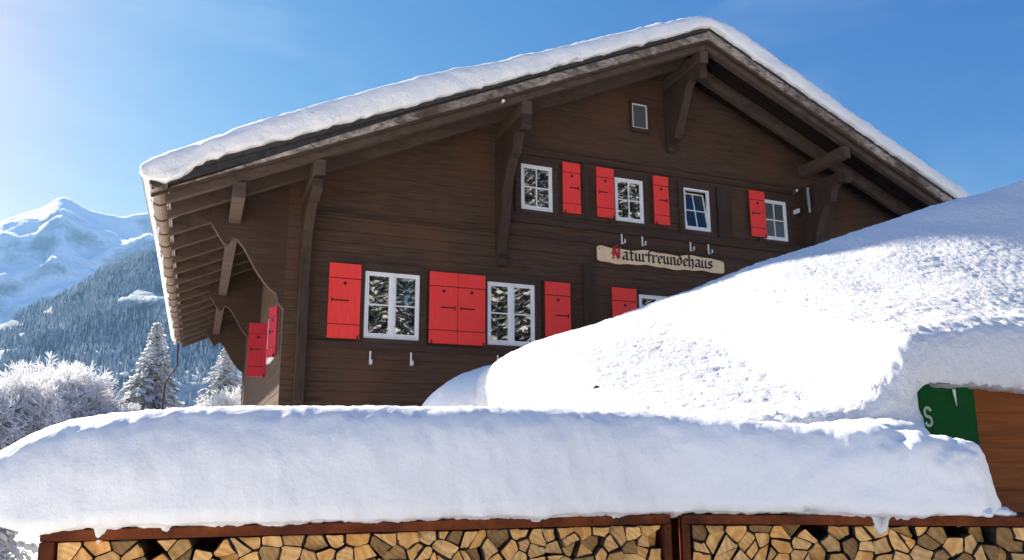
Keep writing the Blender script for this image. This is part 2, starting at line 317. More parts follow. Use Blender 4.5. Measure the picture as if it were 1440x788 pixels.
def xr_front(z):
    if z < under(1.27): xl = 1.27
    else: xl = AX-(AZ-.13-z)/KL
    if z < under(17.4): xr_ = 17.4
    else: xr_ = AX+(AZ-.13-z)/KR
    return xl, xr_
plank_wall(xr_front, 0, AZ-.14, WL+WU+WG, YF).build('front_wall', M['wall_wood'], house)
sw = plank_wall(lambda z: (YF+.02, 27.2), 0, roof_z(1.3)-.14, [(15.5,16.9,3.6,4.55)], 1.3, axis='y', sign=-1).build('side_wall', M['wall_wood_y'], house)
plank_wall(lambda z: (YF+.02, 27.2), 0, roof_z(17.38)-.14, [], 17.38, axis='y', sign=1).build('side_wall', M['wall_wood_y'], house)
plank_wall(xr_front, 0, AZ-.14, [], 27.2, sign=1).build('rear_wall', M['wall_wood'], house)
# stone base course
B().box(1.2, 17.5, 13.93, 13.985, 0, .8).build('stone_base', noise_mat('plinth stone', (.25,.24,.22), (.45,.43,.4), f=6), house)
# curved log consoles carrying the eave purlins
for k, (yy, dx) in enumerate(((14.0, 0), (20.5, .08), (27.0, .1))):
    pts = [(1.30,4.22),(1.18,4.36),(1.14,4.52),(1.0,4.62),(.87,4.78),(.75,4.95),(.65,5.13),(.54,5.32),(.43,5.45),(.33,5.47),(.28,5.36),(.22,5.34),(.14,5.45),(.05,5.60),(-.02,5.70),(-.04,under(-.04)),(1.30,under(1.30))]
    B().prism([(x+(dx if x < 1.2 else 0), yy+.004, z) for x, z in pts], (0,.17,0)).build('curved_console', M['trim_wood'], house)
# roof
def slope_pts(x0, x1, o0, o1):
    return [(x0, roof_z(x0)-o0), (x1, roof_z(x1)-o0), (x1, roof_z(x1)-o1), (x0, roof_z(x0)-o1)]
def ext(poly, y0, y1): return [(x, y0, z) for x, z in poly], (0, y1-y0, 0)
def chevron(o0, o1, xl=XL, xr=XR):
    return [(xl, roof_z(xl)-o0), (AX, AZ-o0), (xr, roof_z(xr)-o0), (xr, roof_z(xr)-o1), (AX, AZ-o1), (xl, roof_z(xl)-o1)]
def chev_mb(o0, o1, y0, y1, xl=XL, xr=XR):
    mb = MB()
    for a, b in ((xl, AX), (AX, xr)):
        mb.prism(*ext(slope_pts(a, b, o0, o1), y0, y1))
    return mb
roof = chev_mb(0, .075, YR, YB).build('roof', M['cover'], house)
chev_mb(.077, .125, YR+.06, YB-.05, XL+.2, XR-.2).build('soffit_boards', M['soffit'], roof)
# boards running up the slope under the eave, with shadow gaps
mb = MB(); y = YR+.3
while y < YB-.3:
    for a, b in ((XL+.24, 1.28), (1.5, AX-.05)):
        if b > 1.3 and y > 13.9: continue
        mb.prism(*ext(slope_pts(a, b, .125, .147), y, y+.19))
    mb.prism(*ext(slope_pts(AX+.05, XR-.25, .125, .147), y, y+.19)) if y < 13.9 else None
    y += .215
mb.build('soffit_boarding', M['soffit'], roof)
# bargeboards: the tapered eave infill and two stepped boards
def taper(x): return .05+.17*max(0, min(1, (3.4-x)/4.2))
for a, b in ((XL+.02, AX), (AX, XR)):
    xs = np.linspace(a, b, 16); top = [(x, roof_z(x)-.072-(taper(x) if b <= AX else .02)) for x in xs]
    bot = [(x, roof_z(x)-.285) for x in xs][::-1]
    B().prism([(x, YR-.012, z) for x, z in top+bot], (0,.045,0)).build('bargeboard', M['barge'], roof)
    B().prism(*ext(slope_pts(a, b, .01, .21), YR+.036, YR+.055)).build('verge_batten', M['cover'], roof)
    B().prism(*ext(slope_pts(a, b, .289, .335), YR+.02, YR+.07)).build('bargeboard', M['trim_wood'], roof)
ry = [YR+.10]+list(np.arange(13.35, YB-.1, 1.05))
for k, y in enumerate(ry):
    for a, b in ((XL+.22, AX-.005), (AX+.005, XR-.22)):
        if k >= 2 and a < 0: b = 1.29
        if k >= 2 and a > 0: a = 17.4
        B().prism(*ext(slope_pts(a, b, .15, .46), y, y+(.15 if k == 0 else .13))).build('rafter', M['rafter_wood'], roof, bevel=.006)
# purlins
for x, y1 in ((.36, YB-.4), (1.6, YF), (5.38, YF), (9.5, YF), (13.28, YF), (17.3, YF), (18.6, YB-.4)):
    z = roof_z(x)-.47
    B().box(x-.10, x+.10, YR+.12, y1, z-.27, z).build('purlin', M['rafter_wood'], roof, bevel=.01)
# purlin brackets (stepped log ends growing out of the wall)
def bracket(x, wd, prof):
    B().prism([(x-wd/2, y, z) for y, z in prof], (wd, 0, 0)).build('purlin_bracket', M['post_wood'], house, bevel=.008)
bracket(9.5, .2, [(14.02,8.40),(13.90,8.42),(13.84,8.50),(13.88,8.60),(13.62,8.62),(13.45,8.9),(13.25,9.3),(13.10,9.60),(12.98,9.70),(12.85,9.62),(12.62,9.60),(12.56,9.72),(12.60,9.92),(14.02,9.92)])
for x in (5.38, 13.28):
    bracket(x, .2, [(14.02,5.38),(13.86,5.40),(13.80,5.5),(13.86,5.62),(13.78,6.0),(13.62,6.35),(13.56,6.8),(13.40,7.15),(13.22,7.38),(13.04,7.44),(12.98,7.70),(12.85,7.80),(12.60,7.74),(12.52,7.80),(12.55,8.04),(14.02,8.04)])
for x in (1.585, 17.1):
    bracket(x, .17, [(14.02,0),(13.78,0),(13.78,2.60),(13.74,2.62),(13.74,4.9),(13.68,5.35),(13.56,5.62),(13.36,5.86),(13.1,5.98),(12.88,5.96),(12.74,6.04),(12.62,6.0),(12.55,6.08),(12.56,6.24),(14.02,6.24)])
# trim across the front
B().box(5.6, 13.4, 13.925, 13.985, 6.36, 6.50).build('sill_beam', M['trim_wood'], house, bevel=.01)
B().box(5.6, 13.1, 13.945, 13.985, 6.50, 6.56).build('sill_beam', M['trim_wood'], house)
B().box(5.6, 12.9, 13.955, 13.985, 7.86, 7.93).build('moulding', M['trim_wood'], house)
B().box(6.1, 12.6, 13.962, 13.985, 8.02, 8.07).build('moulding', M['trim_wood'], house)
B().box(1.68, 17.0, 13.955, 13.985, 6.08, 6.14).build('moulding', M['trim_wood'], house)
B().box(1.68, 17.0, 13.935, 13.985, 3.60, 3.73).build('sill_beam', M['trim_wood'], house, bevel=.01)
B().box(7.2, 7.4, 13.87, 13.985, 0, 5.62).build('log_end_pilaster', M['post_wood'], house, bevel=.01)
B().box(10.72, 11.10, 13.955, 13.985, 6.57, 7.78).build('wall_batten', M['post_wood'], house)
B().box(7.22, 7.40, 13.94, 13.985, 6.57, 7.85).build('wall_batten', M['post_wood'], house)
# windows
def frame_mb(x0, x1, z0, z1, y0, y1, t, tb=None):
    tb = tb or t; m = MB(); m.box(x0, x0+t, y0, y1, z0, z1); m.box(x1-t, x1, y0, y1, z0, z1)
    m.box(x0+t, x1-t, y0+.001, y1-.001, z1-t, z1); m.box(x0+t, x1-t, y0+.001, y1-.001, z0, z0+tb); return m
def window(x0, x1, z0, z1, kind):
    yw = 13.955
    f = frame_mb(x0+.005, x1-.005, z0+.005, z1-.005, yw, yw+.08, .045 if kind != 'gable' else .03, .06 if kind != 'gable' else .03)
    fo = f.build('window', M['white'] if kind != 'gable' else M['white_metal'], house, bevel=.004)
    c = MB()                                            # dark casing boards round it
    cw = .13 if kind != 'gable' else .05; c.box(x0-cw, x0-.002, 13.94, 13.987, z0-.10, z1+cw); c.box(x1+.002, x1+cw, 13.94, 13.987, z0-.10, z1+cw)
    c.box(x0-.002, x1+.002, 13.93, 13.99, z1+.002, z1+cw+.02); c.box(x0-.002, x1+.002, 13.92, 13.99, z0-.09, z0-.002)
    c.build('casing', M['trim_wood'], fo)
    rv = MB(); d = .40                                   # the reveal and the dark room behind
    rv.box(x0-.2, x1+.2, 14.04+d, 14.06+d, z0-.2, z1+.2)
    for a in ((x0-.02, x0, z0, z1), (x1, x1+.02, z0, z1), (x0, x1, z1, z1+.02), (x0, x1, z0-.02, z0)): rv.box(a[0], a[1], 14.02, 14.04+d, a[2], a[3])
    rv.build('reveal', M['interior'], fo)
    ys = yw+.012; ti = .045
    X0, X1, Z0, Z1 = x0+ti+.006, x1-ti-.006, z0+.066, z1-ti-.006
    def sash(a, b, cross_v):
        m = frame_mb(a, b, Z0, Z1, ys, ys+.05, .032, .038)
        m.box(a+.032, b-.032, ys+.004, ys+.03, (Z0+Z1)/2-.012, (Z0+Z1)/2+.012)
        if cross_v: m.box((a+b)/2-.011, (a+b)/2+.011, ys+.0045, ys+.0305, Z0+.03, Z1-.03)
        return m
    if kind == 'double':
        xm = (x0+x1)/2
        B().box(xm-.035, xm+.035, yw-.004, yw+.04, z0+.062, z1-.045).build('mullion', M['white'], fo)
        for a, b in ((X0, xm-.036), (xm+.036, X1)):
            s = sash(a, b, False).build('sash', M['white'], fo)
            B().box(a+.03, b-.03, ys+.018, ys+.024, Z0+.03, Z1-.03).build('pane', M['glass'], fo)
    elif kind == 'gable':
        B().box(x0+.03, x1-.03, yw+.02, yw+.026, z0+.03, z1-.03).build('pane', M['glass_grey'], fo)
    elif kind == 'tilt':
        m = sash(X0, X1, True); p = B().box(X0+.03, X1-.03, ys+.018, ys+.024, Z0+.03, Z1-.03)
        an = R(9.5)
        for q in (m, p): q.v = [(x, ys+(y-ys)*math.cos(an)+(z-Z0)*math.sin(an), Z0+(z-Z0)*math.cos(an)-(y-ys)*math.sin(an)) for x, y, z in q.v]
        m.build('tilted_sash', M['white'], fo); p.build('pane', M['glass_dark'], fo)
    else:
        s = sash(X0, X1, True).build('sash', M['white'], fo)
        B().box(X0+.03, X1-.03, ys+.018, ys+.024, Z0+.03, Z1-.03).build('pane', M['glass_grey'] if kind == 'grey' else M['glass'], fo)
for a in WL: window(*a, 'double')
for a, k in zip(WU, ('single', 'single', 'tilt', 'grey')): window(*a, k)
window(*WG[0], 'gable')
# shutters
def shutter(x0, x1, z0, z1, hinge=1, xf=None, paint='red'):
    y0, y1 = 13.895, 13.937; T = xf or (lambda p: p); H = z1-z0
    def bd(mb, *a, **k): mb.v = [T(p) for p in mb.v]; return mb.build(*a, **k)
    m = MB(); g_ = .008; za, zb = z0+H*.185, z0+H*.80
    for (a, b) in ((z0, za-g_), (za+g_, zb-g_), (zb+g_, z1)): m.box(x0, x1, y0+(0 if a != za+g_ else .006), y1, a, b)
    s = bd(m, 'shutter', M[paint], house, bevel=.003)
    for zz_ in (za, zb): bd(MB().box(x0+.01, x1-.01, y0+.012, y1-.004, zz_-g_, zz_+g_), 'groove', M['red_dark'], s)
    xc = (x0+x1)/2; zc = z0+H*.735; d = .035
    bd(MB().prism([(xc-d, y0+.002, zc), (xc, y0+.002, zc-d*1.2), (xc+d, y0+.002, zc), (xc, y0+.002, zc+d)], (0,.01,0)), 'painted_cut_out', M['iron'], s)  # dark diamond laid on the board, standing in for the shade of a hole
    w_ = x1-x0; hx0, hx1 = (x0+.06, x0+w_*.62) if hinge < 0 else (x0+w_*.38, x1-.06)
    hz_ = z0+H*.50
    k = MB().box(hx0, hx1, y0-.008, y0+.007, hz_-.009, hz_+.009); hxx = hx0 if hinge < 0 else hx1
    k.box(hxx-.008, hxx+.008, y0-.009, y0+.0075, hz_-.04, hz_+.04)
    bd(k, 'hinge', M['iron'], s)
    bd(MB().box((x0+.03 if hinge > 0 else x1-.05), (x0+.05 if hinge > 0 else x1-.03), y0-.02, y0+.02, z0-.02, z0+.05), 'holdback', M['iron'], s)
    return s
zl = (3.77, 5.155); zu = (6.67, 7.785)
for x0, x1, hg in ((2.03,2.61,-1),(3.92,4.475,1),(4.485,5.04,-1),(6.33,6.89,1),(7.87,8.45,-1),(9.65,10.22,1)): shutter(x0, x1, *zl, hg)
for x0, x1, hg in ((6.77,7.18,1),(7.57,7.99,-1),(8.99,9.37,1),(11.60,12.03,-1)): shutter(x0, x1, *zu, hg)
# side window with its two shutters swung out
sf = MB()
for a in ((15.5,15.56,3.6,4.55),(16.84,16.9,3.6,4.55),(15.56,16.84,4.49,4.55),(15.56,16.84,3.6,3.66),(16.17,16.23,3.66,4.49)): sf.box(1.24, 1.31, *a)
sf = sf.build('window', M['white'], house)
B().box(1.27, 1.28, 15.56, 16.84, 3.66, 4.49).build('pane', M['glass'], sf)
def swing(hx, hy, ang, base_x):
    c, s = math.cos(R(ang)), math.sin(R(ang))
    def f(p):
        u = p[0]-base_x; v = p[1]-13.937
        return (hx-u*c+v*s, hy+u*s+v*c, p[2])
    return f
shutter(0, .30, 3.50, 4.45, 1, swing(1.262, 14.75, 66, 0), 'red_shaded')
shutter(0, .39, 3.34, 4.47, 1, swing(1.255, 16.95, 6, 0), 'red_shaded')
# flower box hooks under the windows
for hx, z1 in ((2.82,3.56),(3.58,3.57),(5.30,3.60),(5.92,3.6),(8.17,6.38),(8.68,6.39),(9.92,6.39),(10.40,6.37)):
    yw = 13.93 if z1 < 5 else 13.985
    B().box(hx-.016, hx+.016, yw-.03, yw-.018, z1-.25, z1).box(hx-.014, hx+.014, yw-.16, yw-.03, z1-.25, z1-.235).box(hx-.014, hx+.014, yw-.165, yw-.15, z1-.25, z1-.17).build('flower_box_hook', M['white_metal'], house)
# gutter with its brackets and downpipe
gxc, gzc, gr = -.83, roof_z(-.83)-.10, .12
m = MB(); n = 10; prof = [(gxc+gr*math.cos(a), gzc+gr*math.sin(a)) for a in np.linspace(math.pi, 2*math.pi, n)]
prof += [(gxc+(gr-.012)*math.cos(a), gzc+(gr-.012)*math.sin(a)) for a in np.linspace(2*math.pi, math.pi, n)]
yy = list(np.arange(YR+.02, YB+.01, .9))
for i in range(len(yy)-1):
    y0, y1 = yy[i], yy[i+1]-.03
    m.prism([(x, y0, z-.001*(i % 2)) for x, z in prof], (0, y1-y0, 0))
gut = m.build('gutter', M['gutter'], house)
for y in yy[1:-1]:
    pr = [(gxc+(gr+.014)*math.cos(a), gzc+(gr+.014)*math.sin(a)) for a in np.linspace(math.pi, 2*math.pi, n)]+[(gxc+(gr+.002)*math.cos(a), gzc+(gr+.002)*math.sin(a)) for a in np.linspace(2*math.pi, math.pi, n)]
    B().prism([(x, y-.045, z) for x, z in pr], (0,.05,0)).build('gutter_bracket', M['trim_wood'], gut)
B().prism([(XL+.215, YR+.02, roof_z(XL+.22)-.10), (XL+.235, YR+.02, roof_z(XL+.22)-.10), (XL+.235, YR+.02, roof_z(XL+.22)-.32), (XL+.215, YR+.02, roof_z(XL+.22)-.32)], (0, YB-YR-.1, 0)).build('fascia_board', M['barge'], roof)
B().tube([(-.66, YR+.05, gzc-.155), (-.66, YB-.1, gzc-.155)], .014, 6).build('gutter_cable', M['grey_metal'], gut)
B().tube([(gxc, YB-.25, gzc-.1), (gxc, YB-.25, gzc-.4), (gxc+.02, YB-.25, gzc-.9), (gxc-.32, YB-.25, gzc-1.5), (gxc-.36, YB-.25, gzc-3.2)], .03, 8).build('downpipe', M['trim_wood'], gut)

# ------------------------------------------------------------------ snow lofts
def loft(name, stations, section, mt, disp, parent=None, org=(0,0,0), smooth=True):
    """stations: list of param; section(t) -> list of world points (closed loop)"""
    rings = [section(t) for t in stations]; n = len(rings[0]); V = np.array(rings, float)       # S,n,3
    S = len(rings)
    # approximate normals
    du = np.gradient(V, axis=0); dv = np.roll(V, -1, 1)-np.roll(V, 1, 1)
    nn = np.cross(du, dv); nn /= (np.linalg.norm(nn, axis=2, keepdims=True)+1e-9)
    cen = V.mean(1, keepdims=True)
    if ((V-cen)*nn).sum() < 0: nn = -nn
    for i in range(S):
        for j in range(n): V[i, j] += nn[i, j]*disp(V[i, j], nn[i, j])
    ix = np.arange(S*n).reshape(S, n); nx = np.roll(ix, -1, 1)
    F = np.stack([ix[:-1], ix[1:], nx[1:], nx[:-1]], -1).reshape(-1, 4)
    Vf = V.reshape(-1, 3); c0 = Vf[ix[0]].mean(0); c1 = Vf[ix[-1]].mean(0); b = len(Vf); Vf = np.vstack([Vf, c0, c1])
    tri = [(b, ix[0, j], nx[0, j], nx[0, j]) for j in range(0)]
    o = fastmesh(name, Vf, F, mt, smooth=smooth, parent=parent, org=org)
    import bmesh
    bm = bmesh.new(); bm.from_mesh(o.data); bm.verts.ensure_lookup_table()
    for ring, c in ((ix[0], b), (ix[-1], b+1)):
        for j in range(n):
            try: bm.faces.new((bm.verts[int(ring[j])], bm.verts[int(ring[(j+1) % n])], bm.verts[c]))
            except ValueError: pass
    bmesh.ops.recalc_face_normals(bm, faces=bm.faces); 
    for f in bm.faces: f.smooth = True
    bm.to_mesh(o.data); bm.free(); return o
def superell(n, p, q=None):
    a = np.linspace(0, 2*math.pi, n, endpoint=False); q = q or p
    return np.sign(np.cos(a))*np.abs(np.cos(a))**(2/p), np.sign(np.sin(a))*np.abs(np.sin(a))**(2/q)

# snow blanket on the chalet roof
tbx = [-1.06,-1.03,-.93,-.7,-.4,-.1,.96,3.35,5.59,7.6,9.0,9.54,10.1,10.71,13.41,16.97,19.5,19.75,19.8]
tzt = [6.00,6.12,6.24,6.40,6.56,6.71,7.29,8.45,9.38,10.26,10.88,11.01,10.99,10.76,9.54,8.0,6.8,6.55,6.35]
tzb = [5.94,5.84,5.79,5.80,6.0,None,None,None,None,None,None,None,None,None,None,None,None,6.15,6.2]
tzb = [roof_z(x)+.004 if z is None else z for x, z in zip(tbx, tzb)]
stx = sorted(set([-1.06,-1.055,-1.045,-1.03,-1.0,-.96]+list(np.arange(-.92, 19.7, .07))+[19.72,19.76,19.79,19.8]))
# section in (y, height fraction): front lip, rounded shoulder, flat top, back
ua = np.concatenate([np.linspace(0, 1, 14)**1.0*math.pi/2])
secy = [YR-.03, YR-.07]+[YR-.09+.34*(1-math.cos(a))**1.15 for a in ua]+list(np.linspace(YR+.5, YB-.3, 60))+[YB, YB+.06, YB, YR+.25]
sech = [0, .02]+[.05+.93*math.sin(a)**.85 for a in ua]+[.99]*60+[.8, .4, 0, 0]
def sec_roof(x):
    zb, zt = np.interp(x, tbx, tzb), np.interp(x, tbx, tzt); H = zt-zb
    return [(x, y, zb+H*h) for y, h in zip(secy, sech)]
def d_roof(p, n): 
    k = .35 if p[1] > YR+.2 else 1
    low = p[2]-roof_z(max(p[0], -.9))
    return (.030*fbm(p, 1.3, 3)+.018*fbm(p, 6, 5)) if low > .06 else .045*fbm(p, 5, 6)
rs_ = loft('roof_snow', stx, sec_roof, M['snow_roof'], d_roof); tag(rs_, 'thick white snow blanket lying over the whole chalet roof', 'snow')
# clumps of snow clinging along the outside of the gutter
m = MB(); rr = random.Random(3); y = YR+.15
V = []; F = []
import bmesh
def blob_mesh(name, items, mt, noise_amp, nf, sub=2, org=(0,0,0)):
    bm = bmesh.new()
    for c, rad in items:
        r = bmesh.ops.create_icosphere(bm, subdivisions=sub, radius=1.0)
        for v in r['verts']:
            q = Vector((v.co.x*rad[0], v.co.y*rad[1], v.co.z*rad[2]))+Vector(c)
            q += v.co*noise_amp*fbm(q, nf, 3)
            v.co = q-Vector(org)
    for f in bm.faces: f.smooth = True
    me = bpy.data.meshes.new(name); bm.to_mesh(me); bm.free(); me.materials.append(mt)
    o = bpy.data.objects.new(name, me); col.objects.link(o); o.location = org; return o
it = []
while y < YB:
    s_ = rr.uniform(.04, .075); it.append(((gxc-gr-rr.uniform(-.01,.015), y, gzc-rr.uniform(-.05,.05)), (s_*.55, s_*1.7, s_)))
    if rr.random() < .45: it.append(((gxc-gr*.9, y, gzc-gr*rr.uniform(.3,.9)), (s_*.5, s_*1.2, s_*.8)))
    y += rr.uniform(.07, .2)
go = blob_mesh('gutter_snow', it, M['snow'], .03, 9, 1); tag(go, 'crusts of frozen snow clinging along the outer edge of the chalet gutter', 'snow', kind='stuff')
for i in range(9):
    y = YR+.5+i*1.95+rr.uniform(-.3,.3); L_ = rr.uniform(.10,.24)
    o = B().tube([(gxc-gr*.5, y, gzc-gr*.8), (gxc-gr*.5, y, gzc-gr*.8-L_*.6), (gxc-gr*.5+.004, y, gzc-gr*.8-L_)], [.018,.011,.002], 6).build('icicle', M['snow'], org=(gxc, y, gzc-gr))
    tag(o, 'small pale icicle hanging from the left gutter of the chalet', 'icicle', 'icicles along the chalet gutter')

# small round lamp on the front rafter; metal fixture by the right bracket
lz = roof_z(4.85)-.38
lp = empty('rafter_lamp', (4.85, YR+.08, lz), 'tiny round white lamp fixed on the left front rafter of the chalet', 'lamp')
sp = MB(); 
bmx = bmesh.new(); bmesh.ops.create_uvsphere(bmx, u_segments=14, v_segments=8, radius=.032)
sp.add([Vector((4.85, YR+.02, lz))+v.co for v in bmx.verts], [[v.index for v in f.verts] for f in bmx.faces]); bmx.free()
sp.build('globe', M['white_metal'], lp, smooth=True)
B().tube([(4.85, YR+.03, lz), (4.85, YR+.11, lz)], .03, 10).build('socket', M['grey_metal'], lp)
fx = empty('wall_antenna_bracket', (13.0, 13.98, 7.85), 'pale metal arm and clamp fixed to the wall beside the right purlin bracket', 'wall bracket')
B().tube([(12.98, 13.98, 7.90), (12.74, 13.6, 7.82)], .03, 8).build('arm', M['grey_metal'], fx)
B().tube([(13.02, 13.55, 7.90), (13.03, 13.55, 7.45)], .035, 8).build('mast', M['grey_metal'], fx)
B().tube([(13.10, 13.62, 7.62), (13.14, 13.66, 7.34)], .03, 8).build('clamp', M['grey_metal'], fx)
B().box(12.93, 12.97, 13.80, 13.985, 7.36, 7.46).build('mounting_plate', M['white_metal'], fx)

# ------------------------------------------------------------------ carved name board, blackletter written with a broad nib
sgn = empty('name_board', (9.15, 13.97, 5.67), 'long wavy pale wooden board lettered in blackletter on the chalet front', 'sign')
sx0, sx1 = 7.53, 10.78; xs = np.linspace(sx0, sx1, 60)
top = [(x, 6.03+.022*math.sin((x-7.5)*5.2+1.2)+.012*math.sin(x*11)-.05*max(0, 1-abs(x-sx0)/.09)**1.5-.05*max(0, 1-abs(x-sx1)/.09)**1.5) for x in xs]
bot = [(x, 5.685+.018*math.sin((x-7.5)*4.4+2.4)+.010*math.sin(x*13+1)+.05*max(0, 1-abs(x-sx0)/.09)**1.5+.05*max(0, 1-abs(x-sx1)/.09)**1.5) for x in xs][::-1]
def boardpoly(d, y): 
    cxm, czm = (sx0+sx1)/2, 5.86
    return [(cxm+(x-cxm)*(1-d/1.6), y, czm+(z-czm)*(1-d/.18)) for x, z in top+bot]
B().prism(boardpoly(0, 13.93), (0,.035,0)).build('board', M['board_edge'], sgn)
B().prism(boardpoly(.012, 13.921), (0,.008,0)).build('face', M['board'], sgn)
for x in (7.6, 10.7): B().tube([(x, 13.913, 5.96), (x, 13.922, 5.96)], .012, 8).build('screw', M['iron'], sgn)
S_ = {   # strokes in units of x-height 1; ((x,y),(x,y),...) ; advance width last
 'a': ([((.02,.83),(.2,1.0),(.5,.98)),((.46,1.0),(.46,.1),(.62,.0)),((.46,.56),(.12,.42),(.08,.18),(.2,.02),(.46,.2))], .66),
 't': ([((.22,1.32),(.22,.12),(.38,0),(.5,.1)),((.02,.95),(.48,.95))], .54),
 'u': ([((.0,.9),(.12,1.0),(.12,.15),(.26,.0),(.46,.18)),((.46,1.0),(.46,.1),(.6,.0))], .68),
 'r': ([((.0,.9),(.12,1.0),(.12,.05),(.22,.0)),((.14,.8),(.36,1.0),(.48,.86))], .54),
 'f': ([((.44,1.5),(.26,1.52),(.16,1.36),(.16,.05),(.1,-.08)),((.0,.95),(.44,.95))], .46),
 'e': ([((.44,.12),(.28,.0),(.12,.12),(.1,.85),(.28,1.0),(.46,.86),(.42,.64),(.12,.46))], .54),
 'n': ([((.0,.9),(.12,1.0),(.12,.05),(.22,.0)),((.14,.82),(.34,1.0),(.46,.85),(.46,.1),(.6,.0))], .68),
 'd': ([((.02,1.62),(.3,1.3),(.46,.9),(.46,.2),(.28,.0),(.1,.15),(.1,.82),(.28,1.0),(.46,.8))], .62),
 'h': ([((.02,1.4),(.12,1.56),(.12,.05),(.22,.0)),((.14,.82),(.34,1.0),(.48,.85),(.48,.1),(.38,-.3),(.26,-.4))], .66),
 's': ([((.46,.86),(.3,1.0),(.12,.86),(.14,.62),(.42,.42),(.44,.16),(.26,.0),(.06,.14))], .54),
 'N': ([((.0,1.3),(.2,1.5),(.24,.3),(.08,.0),(.3,.1)),((.24,1.45),(.66,.1)),((.5,1.2),(.74,1.56),(.86,1.4)),((.72,1.5),(.72,.1),(.6,-.1)),((.36,1.62),(.46,1.8),(.56,1.64)),((.02,.75),(.2,.7))], 1.0)}
def write(word, x, z, h, y, slope, sx=1.5):
    objs = []; X = x
    for i, ch in enumerate(word):
        st, adv = S_[ch]; mb = MB(); nb = .165*h*(1.25 if ch == 'N' else 1); nv = (nb*math.cos(R(38)), nb*math.sin(R(38)))
        k = 0
        for s in st:
            for p, q in zip(s[:-1], s[1:]):
                P_ = (X+p[0]*h*sx, z+p[1]*h); Q_ = (X+q[0]*h*sx, z+q[1]*h)
                dx, dz = Q_[0]-P_[0], Q_[1]-P_[1]
                if dx*nv[1]-dz*nv[0] > 0: a, b = nv, (-nv[0], -nv[1])
                else: b, a = nv, (-nv[0], -nv[1])
                e = .5*.035*h; l = math.hypot(dx, dz)+1e-9; ex, ez = dx/l*e, dz/l*e
                yy_ = y-.0008*k; k += 1
                mb.prism([(P_[0]+a[0]-ex, yy_, P_[1]+a[1]-ez), (P_[0]+b[0]-ex, yy_, P_[1]+b[1]-ez), (Q_[0]+b[0]+ex, yy_, Q_[1]+b[1]+ez), (Q_[0]+a[0]+ex, yy_, Q_[1]+a[1]+ez)], (0,.004,0))
        mb.build('letter', M['ink_red'] if ch == 'N' else M['ink'], sgn); X += adv*h*sx
write('Naturfreundehaus', 7.88, 5.785, .165, 13.917, .0, 1.56)

# ------------------------------------------------------------------ firewood racks
def rack_frame(A, Bp):
    A = Vector((A[0], A[1], 0)); d = (Vector((Bp[0], Bp[1], 0))-A).normalized(); n = Vector((-d.y, d.x, 0))
    return A, d, n
RL = rack_frame((-.49, 3.75), (2.27, 3.47)); RR = rack_frame((2.30, 3.43), (4.6, 2.05))
def W(fr, s, t, z): return fr[0]+fr[1]*s+fr[2]*t+Vector((0, 0, z))
def rbox(mb, fr, s0, s1, t0, t1, z0, z1): return mb.obox(W(fr, s0, t0, z0), fr[1]*(s1-s0), fr[2]*(t1-t0), (0, 0, z1-z0))
def rack(fr, s0, s1, label, posts):
    r = empty('firewood_rack', W(fr, (s0+s1)/2, .18, 0), label, 'firewood rack')
    rbox(MB(), fr, s0, s1, 0, .03, 1.283, 1.327).build('top_rail', M['rust'], r, bevel=.003)
    rbox(MB(), fr, s0, s1, .34, .37, 1.283, 1.327).build('top_rail', M['rust'], r, bevel=.003)
    rbox(MB(), fr, s0+.002, s1-.002, .03, .34, 1.305, 1.321).build('roof_sheet', M['rust'], r)
    rbox(MB(), fr, s0, s1, 0, .03, .10, .14).build('bottom_rail', M['rust'], r)
    rbox(MB(), fr, s0, s1, .34, .37, .10, .14).build('bottom_rail', M['rust'], r)
    rbox(MB(), fr, s0+.04, s1-.04, .345, .35, .14, 1.28).build('back_sheet', M['rust'], r)
    for a in (posts[0][0]+.02, posts[-1][1]-.024): rbox(MB(), fr, a, a+.004, .041, .329, .14, 1.28).build('end_sheet', M['rust'], r)
    for a, b in posts:
        rbox(MB(), fr, a, b, -.004, .04, 0, 1.281).build('post', M['rust'], r, bevel=.003)
        rbox(MB(), fr, a, b, .33, .374, 0, 1.281).build('post', M['rust'], r, bevel=.003)
    # bolts by the joint
    for z in (1.255, 1.225):
        a, b = posts[-1] if fr is RL else posts[0]
        c = W(fr, (a+b)/2, -.004, z); MB().tube([c, c-fr[2]*.006], .005, 6).build('bolt', M['iron'], r)
    return r
rack(RL, -.075, 2.765, 'left rusty steel firewood rack, its end post standing at the lower left corner', [(-.075,-.02),(2.728,2.765)])
rack(RR, 0.0, 3.0, 'right rusty steel firewood rack running out of the picture under the green sign', [(0.0,.037),(2.96,3.0)])
